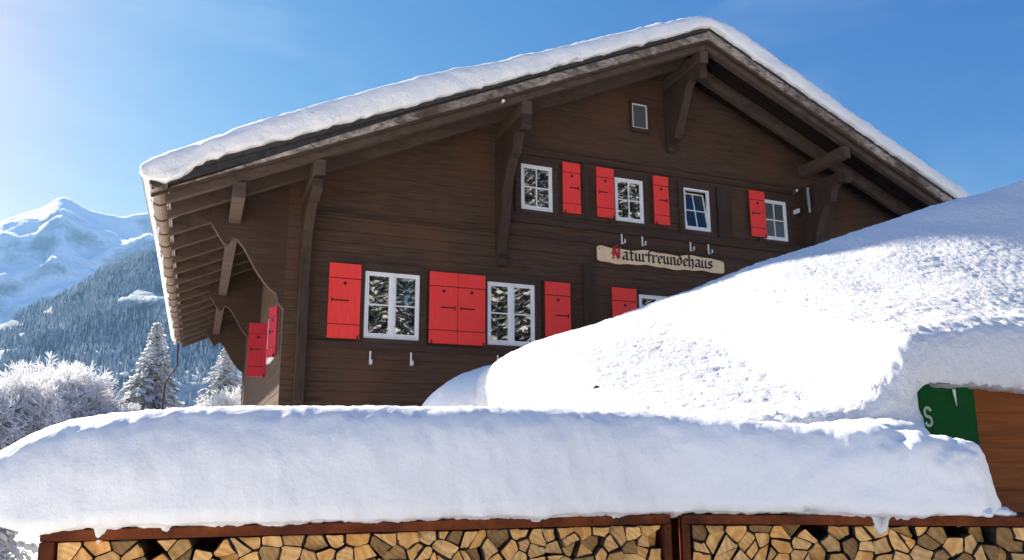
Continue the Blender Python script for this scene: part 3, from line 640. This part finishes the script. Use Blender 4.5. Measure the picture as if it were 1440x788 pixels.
# split logs: jittered Voronoi cells, some split again into wedges
def clip(poly, a, b, c):
    out = []
    for i in range(len(poly)):
        p, q = poly[i], poly[(i+1) % len(poly)]; dp, dq = a*p[0]+b*p[1]-c, a*q[0]+b*q[1]-c
        if dp <= 0: out.append(p)
        if dp*dq < 0: t = dp/(dp-dq); out.append((p[0]+t*(q[0]-p[0]), p[1]+t*(q[1]-p[1])))
    return out
def area(p): return .5*abs(sum(p[i][0]*p[(i+1) % len(p)][1]-p[(i+1) % len(p)][0]*p[i][1] for i in range(len(p))))
def cells(s0, s1, z0, z1, step, seed):
    r = random.Random(seed); P = []; nz_ = int((z1-z0)/step)+1; ns = int((s1-s0)/step)+1
    for i in range(ns):
        for j in range(nz_): P.append((s0+(i+.5+(j % 2)*.5+r.uniform(-.48,.48))*(s1-s0)/ns, z1-(j+.42+r.uniform(-.42,.42))*(z1-z0)/nz_))
    out = []
    for p in P:
        poly = [(s0,z0),(s1,z0),(s1,z1),(s0,z1)]
        for q in P:
            if q is p or abs(q[0]-p[0]) > 4*step or abs(q[1]-p[1]) > 4*step: continue
            a, b = q[0]-p[0], q[1]-p[1]; poly = clip(poly, a, b, (q[0]**2+q[1]**2-p[0]**2-p[1]**2)/2)
            if not poly: break
        if not poly or area(poly) < .0015: continue
        parts = [poly]
        if area(poly) > .0070 and r.random() < .7:
            th = r.uniform(0, math.pi); a, b = math.cos(th), math.sin(th); c = a*p[0]+b*p[1]
            parts = [clip(poly, a, b, c), clip(poly, -a, -b, -c)]
        out += [q for q in parts if len(q) > 2 and area(q) > .0012]
    return out
def shrink_round(poly, g, rnd, r):
    cx_, cz_ = sum(p[0] for p in poly)/len(poly), sum(p[1] for p in poly)/len(poly); A_ = math.sqrt(area(poly))
    k = 1-g/A_; P = [(cx_+(x-cx_)*k, cz_+(z-cz_)*k) for x, z in poly]
    # drop edges that are too short
    Q = []
    for i, p in enumerate(P):
        q = P[(i+1) % len(P)]
        if math.hypot(p[0]-q[0], p[1]-q[1]) > .012 or len(P) <= 3: Q.append(p)
    P = Q if len(Q) >= 3 else P; out = []
    n = len(P)
    for i in range(n):
        a, b, c = P[i-1], P[i], P[(i+1) % n]
        la, lc = math.hypot(a[0]-b[0], a[1]-b[1]), math.hypot(c[0]-b[0], c[1]-b[1]); ra, rc = min(.3, rnd/la), min(.3, rnd/lc)
        p1 = (b[0]+(a[0]-b[0])*ra, b[1]+(a[1]-b[1])*ra); p2 = (b[0]+(c[0]-b[0])*rc, b[1]+(c[1]-b[1])*rc)
        out += [p1, ((p1[0]+p2[0])/2*.55+b[0]*.45, (p1[1]+p2[1])/2*.55+b[1]*.45), p2]
        # an uneven split edge
        m_ = ((p2[0]+c[0])/2, (p2[1]+c[1])/2)
        if lc > .05: out.append((m_[0]+r.uniform(-.003,.003), m_[1]+r.uniform(-.003,.003)))
    return out
def log_geo(mb, fr, poly, t0, t1, r):
    n = len(poly); tilt = r.uniform(-.018,.018); ti2 = r.uniform(-.018,.018)
    cx_, cz_ = sum(p[0] for p in poly)/n, sum(p[1] for p in poly)/n
    fr_ = [W(fr, x, t0+tilt*(x-cx_)/.05+ti2*(z-cz_)/.05, z) for x, z in poly]; ed = [W(fr, cx_+(x-cx_)*1.0, t0+.006, z) for x, z in poly]
    bk = [W(fr, x+tilt*2, t1, z+ti2) for x, z in poly]
    mb.add(fr_+bk, [], 0); b = len(mb.v)-2*n
    # the cut face, with a rim of bark left on one side of the split
    cc = sum(fr_, Vector())/n; inn = [p+(cc-p).normalized()*min(.007, (cc-p).length*.3)-fr[2]*.0015 for p in fr_]
    bi = len(mb.v); mb.v += [tuple(p) for p in inn]; a0 = r.randrange(n); ln_ = r.choice((0, n//5, n//3, n//2))
    mb.f += [(b+i, b+(i+1) % n, bi+(i+1) % n, bi+i) for i in range(n)]; mb.m += [1 if (i-a0) % n < ln_ else 0 for i in range(n)]
    mb.f.append(tuple(range(bi, bi+n))); mb.m.append(0)
    mb.f += [(b+i, b+n+i, b+n+(i+1) % n, b+(i+1) % n) for i in range(n)]; mb.m += [1]*n
    mb.f.append(tuple(b+i for i in range(2*n-1, n-1, -1))); mb.m.append(0)
ORD = ['first','second','third','fourth','fifth','sixth','seventh','eighth','ninth','tenth','eleventh','twelfth','thirteenth','fourteenth','fifteenth','sixteenth','seventeenth','eighteenth','nineteenth','twentieth','twenty-first','twenty-second','twenty-third','twenty-fourth','twenty-fifth','twenty-sixth','twenty-seventh','twenty-eighth','twenty-ninth','thirtieth']
def fill_rack(fr, s0, s1, seed, side, endpost):
    r = random.Random(seed); top = cells(s0, s1, 1.085, 1.278, .094, seed)
    logs = []
    for poly in top:
        cz_ = sum(p[1] for p in poly)/len(poly); cs = sum(p[0] for p in poly)/len(poly)
        if cz_ > 1.235 and r.random() < .13: continue          # a gap under the rail
        logs.append((cs, cz_, shrink_round(poly, r.uniform(.003,.009), .006, r)))
    rows = {'top row': [], 'second row': [], 'third row': []}
    for L_ in logs: rows['top row' if L_[1] > 1.215 else 'second row' if L_[1] > 1.145 else 'third row'].append(L_)
    cnt = 0
    for rn, ls in rows.items():
        ls.sort(key=lambda q: q[0])
        for i, (cs, cz_, poly) in enumerate(ls):
            if len(poly) < 3: continue
            mb = MB(); t0 = r.choice((r.uniform(0,.025), r.uniform(0,.03), r.uniform(0,.08))); log_geo(mb, fr, poly, t0+.012, .335, r)
            c = W(fr, cs, .17, cz_); o = mb.build('firewood_log', [M['log_end'], M['bark']], org=c)
            corners = max(3, (len(poly))//4+0)
            wd = max(p[0] for p in poly)-min(p[0] for p in poly); ht = max(p[1] for p in poly)-min(p[1] for p in poly)
            shp = 'narrow upright' if ht > 1.5*wd else 'flat wide' if wd > 1.5*ht else 'stout'
            sz = 'large' if area(poly) > .009 else 'small' if area(poly) < .004 else 'medium'
            nfe = i+1 if i < len(ls)/2 else len(ls)-i; end = ('left' if i < len(ls)/2 else 'right')
            tag(o, f'{sz} {shp} log, {ORD[nfe-1]} from {end} end of {side} rack, {rn}', 'firewood', 'split logs stacked in the rusty racks')
            cnt += 1
    low = MB()
    for poly in cells(s0, s1, .145, 1.08, .12, seed+5): log_geo(low, fr, shrink_round(poly, .008, .016, r), r.uniform(.01,.05), .335, r)
    o = low.build('stacked_firewood', [M['log_end'], M['bark']], org=W(fr, (s0+s1)/2, .17, .14))
    tag(o, f'lower part of the split firewood pile filling the {side} rack', 'firewood pile', kind='stuff')
    return cnt
nl = fill_rack(RL, -.012, 2.72, 21, 'left', None)+fill_rack(RR, .045, 2.95, 44, 'right', None)
print('logs', nl)

# snow on the racks
def rack_snow(name, fr, ss, zt_t, zb_t, tf_t, tb_t, label, p=2.5, seed=0, drips=()):
    cu, cv = superell(84, 2.3, 2.5)
    def sec(s):
        zt, zb = np.interp(s, *zt_t), np.interp(s, *zb_t); tf, tb = np.interp(s, *tf_t), np.interp(s, *tb_t)
        out = []
        for a, b in zip(cu, cv):
            # upper half: full shoulder; lower half: shallow undercut to the bottom edge
            t = (tf+tb)/2-a*(tb-tf)/2*(1 if b >= 0 else 1-.35*min(1, -b))
            z = zb+.05*(zt-zb)+(b*(zt-zb)*.95 if b >= 0 else b*.05*(zt-zb))
            if b < -.55:
                dr = sum(hh*math.exp(-((s-ds)/ww)**2) for ds, hh, ww in drips) if a > -.2 else 0
                rag = .016*mn.noise(Vector((s*14, seed, a)))+.013*mn.noise(Vector((s*37, seed, a)))+.012*mn.noise(Vector((s*85, seed, a)))-.006-.012*max(0, mn.noise(Vector((s*5.3, seed, 3)))-.15)
                z += rag-dr*(min(1, max(0, a+.3)*2))
            out.append(fr(s, t, z))
        return out
    def dp(q, n): 
        e_ = max(0, min(1, (q[0]-3.0)/.35))
        cr_ = e_*(.030*abs(fbm(q, 5, 4))-.018*max(0, .35-abs(mn.noise(Vector(q)*4.2)*3)))
        return cr_+.014*fbm(q, 2.0, 3)+.010*fbm(q, 6.5, 4)*(1.0 if n[2] < .8 else .6)+.005*fbm(q, 24, 4)+.010*max(0, mn.noise(Vector(q)*11))*max(0, min(1, (1.52-q[2])/.15))
    return tag(loft(name, ss, sec, M['snow'], dp), label, 'snow')
JS = 2.775                                                  # the two racks meet here
def Wpath(s_, t, z):
    k = min(1, max(0, (s_-JS+.35)/.7)); k = k*k*(3-2*k)
    return W(RL, s_, t, z)*(1-k)+W(RR, s_-JS, t, z)*k
L_ = ([-.76,-.72,-.62,-.5,-.315,-.214,-.053,.1,.232,.4,.629,1.541,2.3,2.88]+[JS+a for a in (.374,.733,.95,1.1,1.25,1.38,1.45,1.49,1.50)],
  [1.38,1.46,1.53,1.575,1.645,1.715,1.785,1.815,1.835,1.85,1.862,1.866,1.862,1.848,1.812,1.775,1.77,1.74,1.715,1.70,1.685,1.62,1.50])
rack_snow('rack_snow', Wpath, list(np.arange(-.76, JS+1.503, .0155)), L_,
  ([-.76,-.6,-.4,-.307,-.205,-.088,-.02,.1,3],[1.36,1.36,1.38,1.37,1.335,1.295,1.31,1.325,1.325]),
  ([-.76,-.6,-.3,0,JS+1.25,JS+1.42,JS+1.5],[.12,-.02,-.06,-.075,-.07,-.04,.04]), ([-.76,-.6,-.3,0,3,JS+1.3,JS+1.5],[.3,.42,.46,.48,.48,.44,.34]),
  'long shaded loaf of snow on top of both rusty firewood racks', seed=1, drips=((.145,.075,.012),(.40,.025,.015),(.95,.015,.02),(2.05,.015,.02),(JS+.945,.075,.022),(JS+1.36,.04,.05)))

# ------------------------------------------------------------------ garden hut behind the racks
hut = empty('garden_hut', (7, 5.2, 0), 'orange-brown wooden hut buried under deep snow behind the right rack', 'hut')
HX0 = 3.35
pw = plank_wall(lambda z: (2.7, 12) if z < 1.45 else (4.22, 12), 0, 2.24, [], 3.9, pitch=.19, groove=.0035).build('front_wall', M['hut_wood'], hut)
plank_wall(lambda z: (4.2, 6.5), 0, 1.5, [], 2.7, pitch=.16, axis='y', sign=-1).build('side_wall', M['hut_wood'], hut)
plank_wall(lambda z: (2.7, 12), 0, 1.9, [], 6.5, pitch=.16, sign=1).build('rear_wall', M['hut_wood'], hut)
plank_wall(lambda z: (3.9, 6.6), 0, 2.7, [], 12, pitch=.16, axis='y', sign=1).build('side_wall', M['hut_wood'], hut)
crx = [2.38,2.39,2.42,2.47,2.55,2.68,2.89,4.05,6.06,8.58,10.1,12.4]; crz = [1.99,2.12,2.26,2.38,2.49,2.58,2.70,3.10,3.88,4.78,5.28,6.0]
m = MB(); xs = list(np.linspace(2.5, 12.3, 24))
rt = [(x, np.interp(x, [2.4,3,4.4,12.3], [5.0,4.7,4.2,4.1]), np.interp(x, [2,4.2,4.5,12.3], [1.5,1.5,2.3,2.6])) for x in xs]; rb = [(x, 6.7, np.interp(x, crx, crz)-.95) for x in xs]
nn_ = len(xs); vv = rt+rb+[(x, y, z-.08) for x, y, z in rt+rb]
m.add(vv, [(i, i+1, nn_+i+1, nn_+i) for i in range(nn_-1)]+[(2*nn_+i, 3*nn_+i, 3*nn_+i+1, 2*nn_+i+1) for i in range(nn_-1)]+
      [(i, 2*nn_+i, 2*nn_+i+1, i+1) for i in range(nn_-1)]+[(nn_+i, nn_+i+1, 3*nn_+i+1, 3*nn_+i) for i in range(nn_-1)]+[(0, nn_, 3*nn_, 2*nn_), (nn_-1, 3*nn_-1, 4*nn_-1, 2*nn_-1)])
m.build('roof', M['cover'], hut)
# sign on the hut wall
sg = empty('green_sign', (4.6, 3.88, 1.7), 'dark green painted sign board on the brown hut wall, half buried in snow', 'sign')
B().box(4.22, 5.055, 3.855, 3.882, 1.68, 2.17).build('panel', M['green'], sg, bevel=.003)
def arc(cx_, cz_, r_, a0, a1, n=10): return [(cx_+r_*math.cos(R(a)), 3.851, cz_+r_*1.05*math.sin(R(a))) for a in np.linspace(a0, a1, n)]
sc_, sz_, rr_ = 4.585, 1.878, .028
pts = arc(sc_, sz_+.030, rr_, 20, 270)+arc(sc_, sz_-.030, rr_, 90, -160)[1:]
m = MB(); hw = .0105
for p, q in zip(pts[:-1], pts[1:]):
    p, q = Vector(p), Vector(q); d = (q-p).normalized(); nrm = Vector((-d.z, 0, d.x))*hw
    m.prism([p+nrm-d*.002, p-nrm-d*.002, q-nrm+d*.002, q+nrm+d*.002], (0,.0025,0)); 
m.build('letter', M['sign_letter'], sg)
B().tube([(4.845, 3.845, 2.07), (4.85, 3.845, 2.02), (4.862, 3.848, 1.955)], [.012,.008,.002], 6).build('streak', M['snow'], sg)

# deep snow on the hut
prof = []
def sec_hut(x):
    zc = np.interp(x, crx, crz); yc = 6.6
    zl_ = np.interp(x, [2.0,2.6,3.5,3.95,4.15,4.3,4.45,5.1,5.7,7,12.4],[1.95,1.80,1.76,1.80,1.90,2.02,2.10,2.105,2.085,2.12,2.3])
    Hl = np.interp(x, [2.0,3,3.9,4.4,5.2,6,8,12.4],[.06,.12,.18,.40,.52,.60,.74,1.0])    # steep lip height
    y0 = np.interp(x, [2.38,2.42,2.50,2.62,2.8,3.4,4.3,5.6,12.4],[5.7,5.1,4.75,4.45,4.2,3.85,3.72,3.72,3.7])
    lowz = np.interp(x, [2.0,2.6,3.2,4.12,4.30,4.36,13],[1.9,1.6,1.35,1.35,1.60,0,0]); xk = x+.03*mn.noise(Vector((x*9,1,2))); k = 1-min(1, max(0, (xk-4.21)/.13)); k = k*k*(3-2*k)
    lowz = min(zl_-.01, zl_*(1-k)+lowz*k) if lowz else zl_-.01
    rg = (.035*mn.noise(Vector((x*9,3,1)))+.024*mn.noise(Vector((x*34,3,1))))*(1-k)
    out = [(x, y0-.02-.16*k*(1-t)**1.5, lowz+(zl_-lowz)*t+rg*(1-t)) for t in np.linspace(0, 1, 22)[:-1]]
    for a in np.linspace(0, math.pi/2, 22):
        out.append((x, y0-.02+.34*(1-math.cos(a))-.02*math.sin(2*a), zl_+Hl*math.sin(a)))
    y1, z1 = out[-1][1], out[-1][2]
    sl0 = .0
    for t in np.linspace(0, 1, 130)[1:]:
        y = y1+(yc-y1)*t; g = (1-(1-t)**1.15)
        z = z1+(zc-z1)*g; out.append((x, y, z))
    # soften the shoulder where the lip meets the slope
    a_ = np.array(out); w0, w1 = 34, 80
    for _ in range(40): a_[w0:w1] = (a_[w0-1:w1-1]+a_[w0:w1]*2+a_[w0+1:w1+1])/4
    out = [tuple(q) for q in a_]
    for t in np.linspace(0, 1, 8)[1:]: out.append((x, yc+.9*math.sin(t*math.pi/2), zc-(zc-zl_)*.55*(1-math.cos(t*math.pi/2))))
    rg = (.03*mn.noise(Vector((x*11,3,1)))+.02*mn.noise(Vector((x*34,3,1))))*(1-k)
    out += [(x, yc+.5, zl_+.1), (x, (yc+y0)/2, zl_+.04), (x, y0+.5, lowz+.02), (x, y0+.10, lowz+rg)]
    return out
def d_hut(p, n):
    q = Vector(p)
    clod = max(0, mn.noise(q*17+Vector((3,1,7))))*.022*max(0, min(1, (5.0-p[1])/1.1))   # crumbs rolled down to the lip
    return .035*fbm(p, .9, 2)+.0060*fbm(p, 8, 3)+.0065*mn.noise(q*33)+.0045*mn.noise(q*66)+clod
stn = list(np.arange(2.38, 2.5, .008))+list(np.arange(2.51, 10.8, .02))+list(np.arange(10.8, 12.4, .1))
hs = loft('hut_snow', stn, sec_hut, M['snow_rough'], d_hut); tag(hs, 'huge sunlit snow heap covering the hut roof, rising to the right edge', 'snow')

# the lower lobe behind, over the lean-to, lying in the shadow of the chalet
MB().box(2.35, 3.5, 6.55, 8.1, 0, 1.93).build('lean_to', M['hut_wood'], hut)
lcu, lcv = superell(72, 2.6, 2.2)
def sec_lobe(x):
    u = (x-2.96)/.86; e = max(0, 1-abs(u)**2.3)**(1/2.1); zt = 1.98+e*(.56+.10*min(1, max(0, x-2.4)))
    return [(x, 7.5-a*.78*(.45+.55*e), (1.98+b*(zt-1.98)) if b >= 0 else 1.98+b*.05) for a, b in zip(lcu, lcv)]
tag(loft('lean_to_snow', list(np.linspace(2.105, 3.8, 90)), sec_lobe, M['snow'], lambda p, n: .02*fbm(p, 2, 3)+.006*fbm(p, 12, 3)), 'bluish shaded lobe of snow peeping out behind the left tip of the hut snow', 'snow')

# snow that slid off the hut and froze to the rack snow
def remesh_blob(name, items, voxel, disp, label, mt):
    bm = bmesh.new()
    for c, rad in items:
        r = bmesh.ops.create_icosphere(bm, subdivisions=3, radius=1.0)
        for v in r['verts']: v.co = Vector((v.co.x*rad[0], v.co.y*rad[1], v.co.z*rad[2]))+Vector(c)
    me = bpy.data.meshes.new(name); bm.to_mesh(me); bm.free(); o = bpy.data.objects.new(name, me); col.objects.link(o)
    md = o.modifiers.new('r', 'REMESH'); md.mode = 'VOXEL'; md.voxel_size = voxel; md.use_smooth_shade = True
    ms = o.modifiers.new('s', 'SMOOTH'); ms.iterations = 30; ms.factor = .6
    dg = bpy.context.evaluated_depsgraph_get(); dg.update(); m2 = bpy.data.meshes.new_from_object(o.evaluated_get(dg))
    o.modifiers.clear(); o.data = m2; m2.name = name
    co = [v.co+v.normal*disp(v.co) for v in m2.vertices]
    for v, c in zip(m2.vertices, co): v.co = c
    m2.materials.clear(); m2.materials.append(mt)
    for p in m2.polygons: p.use_smooth = True
    return tag(o, label, 'snow')
def WR(s, t, z): return tuple(W(RR, s, t, z))
slid = [(WR(1.05,.30,1.52),(.30,.25,.20)),(WR(1.22,.28,1.50),(.22,.2,.19)),(WR(.8,.42,1.58),(.4,.3,.22)),
        (WR(1.16,.2,1.42),(.22,.22,.12)),(WR(1.25,.55,1.54),(.25,.3,.15)),((3.75,3.70,1.60),(.5,.4,.24)),((4.05,3.72,1.66),(.3,.3,.18)),((4.15,3.85,1.6),(.25,.25,.16))]
remesh_blob('slid_snow', slid, .022, lambda p: .020*fbm(p, 2.5, 2)+.014*fbm(p, 9, 5), 'bulging neck of slid snow joining the hut roof snow to the right rack', M['snow'])
lmp = blob_mesh('snow_lump', [(WR(1.41,-.03,1.345),(.035,.03,.02)),(WR(1.50,.06,1.345),(.05,.05,.022)),(WR(1.54,.05,1.338),(.035,.04,.014)),(WR(1.45,.08,1.34),(.05,.05,.03))], M['snow'], .015, 30, 3)
tag(lmp, 'small loose snow lump lying on the right rack rail before the brown boards', 'snow lump')
from mathutils.bvhtree import BVHTree
bvh = BVHTree.FromPolygons([v.co+hs.location for v in hs.data.vertices], [tuple(p.vertices) for p in hs.data.polygons])
hit = bvh.ray_cast(Vector((2.76, 5.2, 6)), Vector((0, 0, -1)))[0] or Vector((2.76, 5.2, 2.1))
tw = B().tube([hit-Vector((.01,0,.02)), hit+Vector((.012,-.01,.012)), hit+Vector((.04,-.02,.014))], [.012,.014,.004], 7).build('twig', M['trunk'], org=hit)
tag(tw, 'tiny dark twig end poking from the sunlit hut snow', 'twig')

# ------------------------------------------------------------------ trees
def frost_tree(name, loc, H, spread, label, seed, group=None, n0=5, depth=6, thick=.045, trunk_r=.16, cat='tree'):
    r = np.random.default_rng(seed); segs = []
    def grow(p, d, L, rad, k):
        if k == 0: return
        n = 3 if L > .5 else 2; q = p
        for i in range(n):
            d2 = d+r.normal(0, .10, 3); d2 /= np.linalg.norm(d2); q2 = q+d2*L/n; segs.append((q, q2, rad*(1-.25*i/n), k)); q = q2; d = d2
            if k < depth-1 or i > 0:
                nb = 2 if k > 1 else 1
                for _ in range(nb):
                    a = r.normal(0, 1, 3); a -= a.dot(d)*d; a /= np.linalg.norm(a)+1e-6
                    dd = d*math.cos(.75)+a*math.sin(.75); dd[2] += .05; dd /= np.linalg.norm(dd); grow(q, dd, L*r.uniform(.5, .72), rad*.55, k-1)
        for _ in range(2):
            a = r.normal(0, 1, 3); a -= a.dot(d)*d; a /= np.linalg.norm(a)+1e-6
            dd = d*math.cos(.4)+a*math.sin(.4); dd /= np.linalg.norm(dd); grow(q, dd, L*.62, rad*.6, k-1)
    for i in range(n0):
        an = 2*math.pi*i/n0+r.uniform(-.4,.4); d = np.array([math.cos(an)*spread, math.sin(an)*spread, 1.0]); d /= np.linalg.norm(d)
        grow(np.array([0, 0, H*.12+r.uniform(0,.1)*H]), d, H*.38, trunk_r*.6, depth-1)
    top = max(s[1][2] for s in segs); sc = H/top
    P0 = np.array([s[0] for s in segs])*sc; P1 = np.array([s[1] for s in segs])*sc; K = np.array([s[3] for s in segs]); RA = np.array([s[2] for s in segs])
    D = P1-P0; D /= np.linalg.norm(D, axis=1, keepdims=True)+1e-9
    A_ = np.cross(D, r.normal(0, 1, D.shape)); A_ /= np.linalg.norm(A_, axis=1, keepdims=True)+1e-9; B_ = np.cross(D, A_)
    big = K >= depth-2; root = empty(name, loc, label, cat, group)
    def prism3(sel, rad0, rad1, nm, mts):
        p0, p1, a, b = P0[sel], P1[sel], A_[sel], B_[sel]; n = len(p0); V = np.zeros((n, 6, 3))
        for k in range(3):
            c, s = math.cos(k*2.094), math.sin(k*2.094); V[:, k] = p0+(a*c+b*s)*rad0[:, None]; V[:, 3+k] = p1+(a*c+b*s)*rad1[:, None]
        base = np.arange(n)[:, None]*6; F = np.concatenate([base+np.array([[k, (k+1) % 3, 3+(k+1) % 3, 3+k]]) for k in range(3)])
        o = fastmesh(nm, V.reshape(-1, 3), F, mts, smooth=False, parent=root); return o
    prism3(big, RA[big]*1.0, RA[big]*.8, 'trunk', [M['trunk']])
    sel = ~big; t_ = np.where(K[sel] <= 1, thick*.8, thick)*r.uniform(.7, 1.3, sel.sum())
    prism3(sel, t_, t_*.7, 'crown', [M['frost']])
    tr = MB().tube([(0,0,-.3),(0,0,H*.25)], [trunk_r, trunk_r*.7], 8); tr.v = [tuple(Vector(v)+Vector(loc)) for v in tr.v]; tr.build('trunk', M['trunk'], root)
    return root
def spruce(name, loc, H, wr, label, seed, group=None, snow=.5, qs=1.0, nm='frost_needle'):
    r = random.Random(seed); V = []; F = []; mi = []; b = 0; qs0 = qs
    z = H*.04
    def quad(c, u, v, m_):
        nonlocal b
        V.extend([c-u-v, c+u-v*.6, c+u*.7+v, c-u*.8+v*.8]); F.append((b, b+1, b+2, b+3)); mi.append(m_); b += 4
    while z < H*.985:
        f = 1-z/H; L = wr*(f**.85)*r.uniform(.85, 1.12)+.03; nb = 9 if f > .5 else 7 if f > .2 else 5; a0 = r.random()*6.28
        for k in range(nb):
            a = a0+k*6.283/nb+r.uniform(-.25,.25); l = L*r.uniform(.72, 1.12); n = max(3, int(l/(.17*qs0)))
            for i in range(n):
                t = (i+.6)/n; drop = -.38*t*t*l+.10*t*l; c = Vector((math.cos(a)*l*t, math.sin(a)*l*t, z+drop+r.uniform(-.04,.04)*qs))
                wdt = (.17*(1-.6*t)+.06)*qs; rad = Vector((math.cos(a), math.sin(a), -.3*t)); tan = Vector((-math.sin(a), math.cos(a), r.uniform(-.4,.4)))
                qs = qs0*(.5+.5*min(1, f*3.5))
                for q in range(2):
                    rot = Vector((r.uniform(-.5,.5), r.uniform(-.5,.5), r.uniform(-.6,.3)))
                    off = tan*r.uniform(-1,1)*wdt*1.3*(1-t*.5)
                    quad(c+off+Vector((0,0,-.05*qs)), (rad+rot*.6).normalized()*.14*qs, (tan+rot).normalized()*.07*qs, 0)
                    quad(c+off+Vector((r.uniform(-.1,.1)*qs, r.uniform(-.1,.1)*qs, -.12*qs)), (rad+rot).normalized()*.10*qs, Vector((rot.x, rot.y, -1)).normalized()*.09*qs, 0)
                    if r.random() < snow: quad(c+off+Vector((0,0,.02*qs)), (rad+rot*.4).normalized()*.13*qs, (tan+rot*.4).normalized()*.085*qs, 1)
                    if snow > .6 and r.random() < snow: quad(c+off*1.05+Vector((r.uniform(-.1,.1), r.uniform(-.1,.1), r.uniform(-.12,.04)))*qs, (rad+rot*1.5).normalized()*.06*qs, (tan+rot*1.5).normalized()*.045*qs, 1)
                    if r.random() < snow*.6: quad(c+off+Vector((0,0,-.02*qs)), (tan+rot*.4).normalized()*.11*qs, Vector((rot.x*.6, rot.y*.6, -1)).normalized()*.05*qs, 1)
        z += (.30*qs0*(.55+.45*min(1, f*3.5)))*(1-.35*(1-f))
    root = empty(name, loc, label, 'tree', group)
    fastmesh('crown', np.array([tuple(v) for v in V]), F, [M[nm], M['needle_snow']], mi, smooth=False, parent=root)
    tr = MB().tube([(0,0,-.3),(0,0,H*.6),(0,0,H*.98)], [H*.016+.04, H*.009+.02, .01], 8); tr.v = [tuple(Vector(v)+Vector(loc)) for v in tr.v]; tr.build('trunk', M['trunk'], root)
    return root
frost_tree('frosted_tree', (-7.0, 39, -1.6), 8.3, 1.0, 'broad round leafless tree white with frost at the left edge', 3, n0=8, depth=7, thick=.022)
spruce('snowy_spruce', (-2.1, 40, -.6), 8.9, 3.0, 'tall snowy spruce standing just left of the chalet gutter', 5, snow=1.0, qs=1.15)
spruce('snowy_spruce', (1.1, 42, -.6), 8.2, 3.2, 'frosted spruce seen through the gap under the chalet eave', 9, snow=1.0, qs=.7)
frost_tree('frosted_shrub', (-.3, 37, .6), 3.9, .9, 'low frosted shrub between the two spruces', 12, n0=6, depth=6, thick=.022, trunk_r=.06, cat='shrub')
frost_tree('frosted_shrub', (1.7, 36, .6), 4.2, .9, 'low frosted shrub right under the chalet eave gap', 14, n0=6, depth=6, thick=.022, trunk_r=.06, cat='shrub')
frost_tree('frosted_shrub', (-3.6, 36, .5), 3.6, 1.0, 'low frosted shrub at the left foot of the tall spruce', 15, n0=6, depth=6, thick=.022, trunk_r=.06, cat='shrub')
spruce('young_spruce', (-1.45, 7.0, -.1), 1.75, .85, 'young snowy conifer low behind the left end of the racks', 23, snow=.8, qs=.3)
spruce('young_spruce', (-2.2, 8.3, -.1), 1.7, .9, 'snowy conifer half cut by the left edge of the photograph, low down', 24, snow=.8, qs=.3)

# trees across the lane behind the camera, seen mirrored in the window panes
def copy_tree(o, loc, sc, rz):
    c = o.copy(); col.objects.link(c); c.location = loc; c.scale = (sc, sc, sc); c.rotation_euler = (0, 0, rz)
    for ch in list(o.children):
        d = ch.copy(); col.objects.link(d); d.parent = c; d.location = ch.location
    return c
proto = spruce('mirrored_spruce', (14, -20, -.3), 19, 4.2, 'tall snowy spruce mirrored in the chalet window panes', 31, 'snowy spruces mirrored in the chalet windows', snow=.62, qs=1.3, nm='dark_needle')
for i, (x, y, s, rz) in enumerate([(7,-24,.95,1),(20,-17,1.05,2),(26,-22,1.25,3),(33,-20,1.3,4),(38,-28,1.5,5),(17,-30,1.3,.5),(10,-16,.8,2.2),(29,-31,1.6,1.4),(4,-30,1.2,.2),(45,-24,1.4,2.6),(12,-38,1.8,1),(22,-40,2,2),(31,-42,2.1,.3),(41,-40,2.1,1.3),(27,-34,1.6,2.9),(36,-34,1.8,.9),(3,-38,1.6,.9)]):
    copy_tree(proto, (x, y, -.3), s, rz)

for o in bpy.data.objects:
    if '_org' in o: del o['_org']
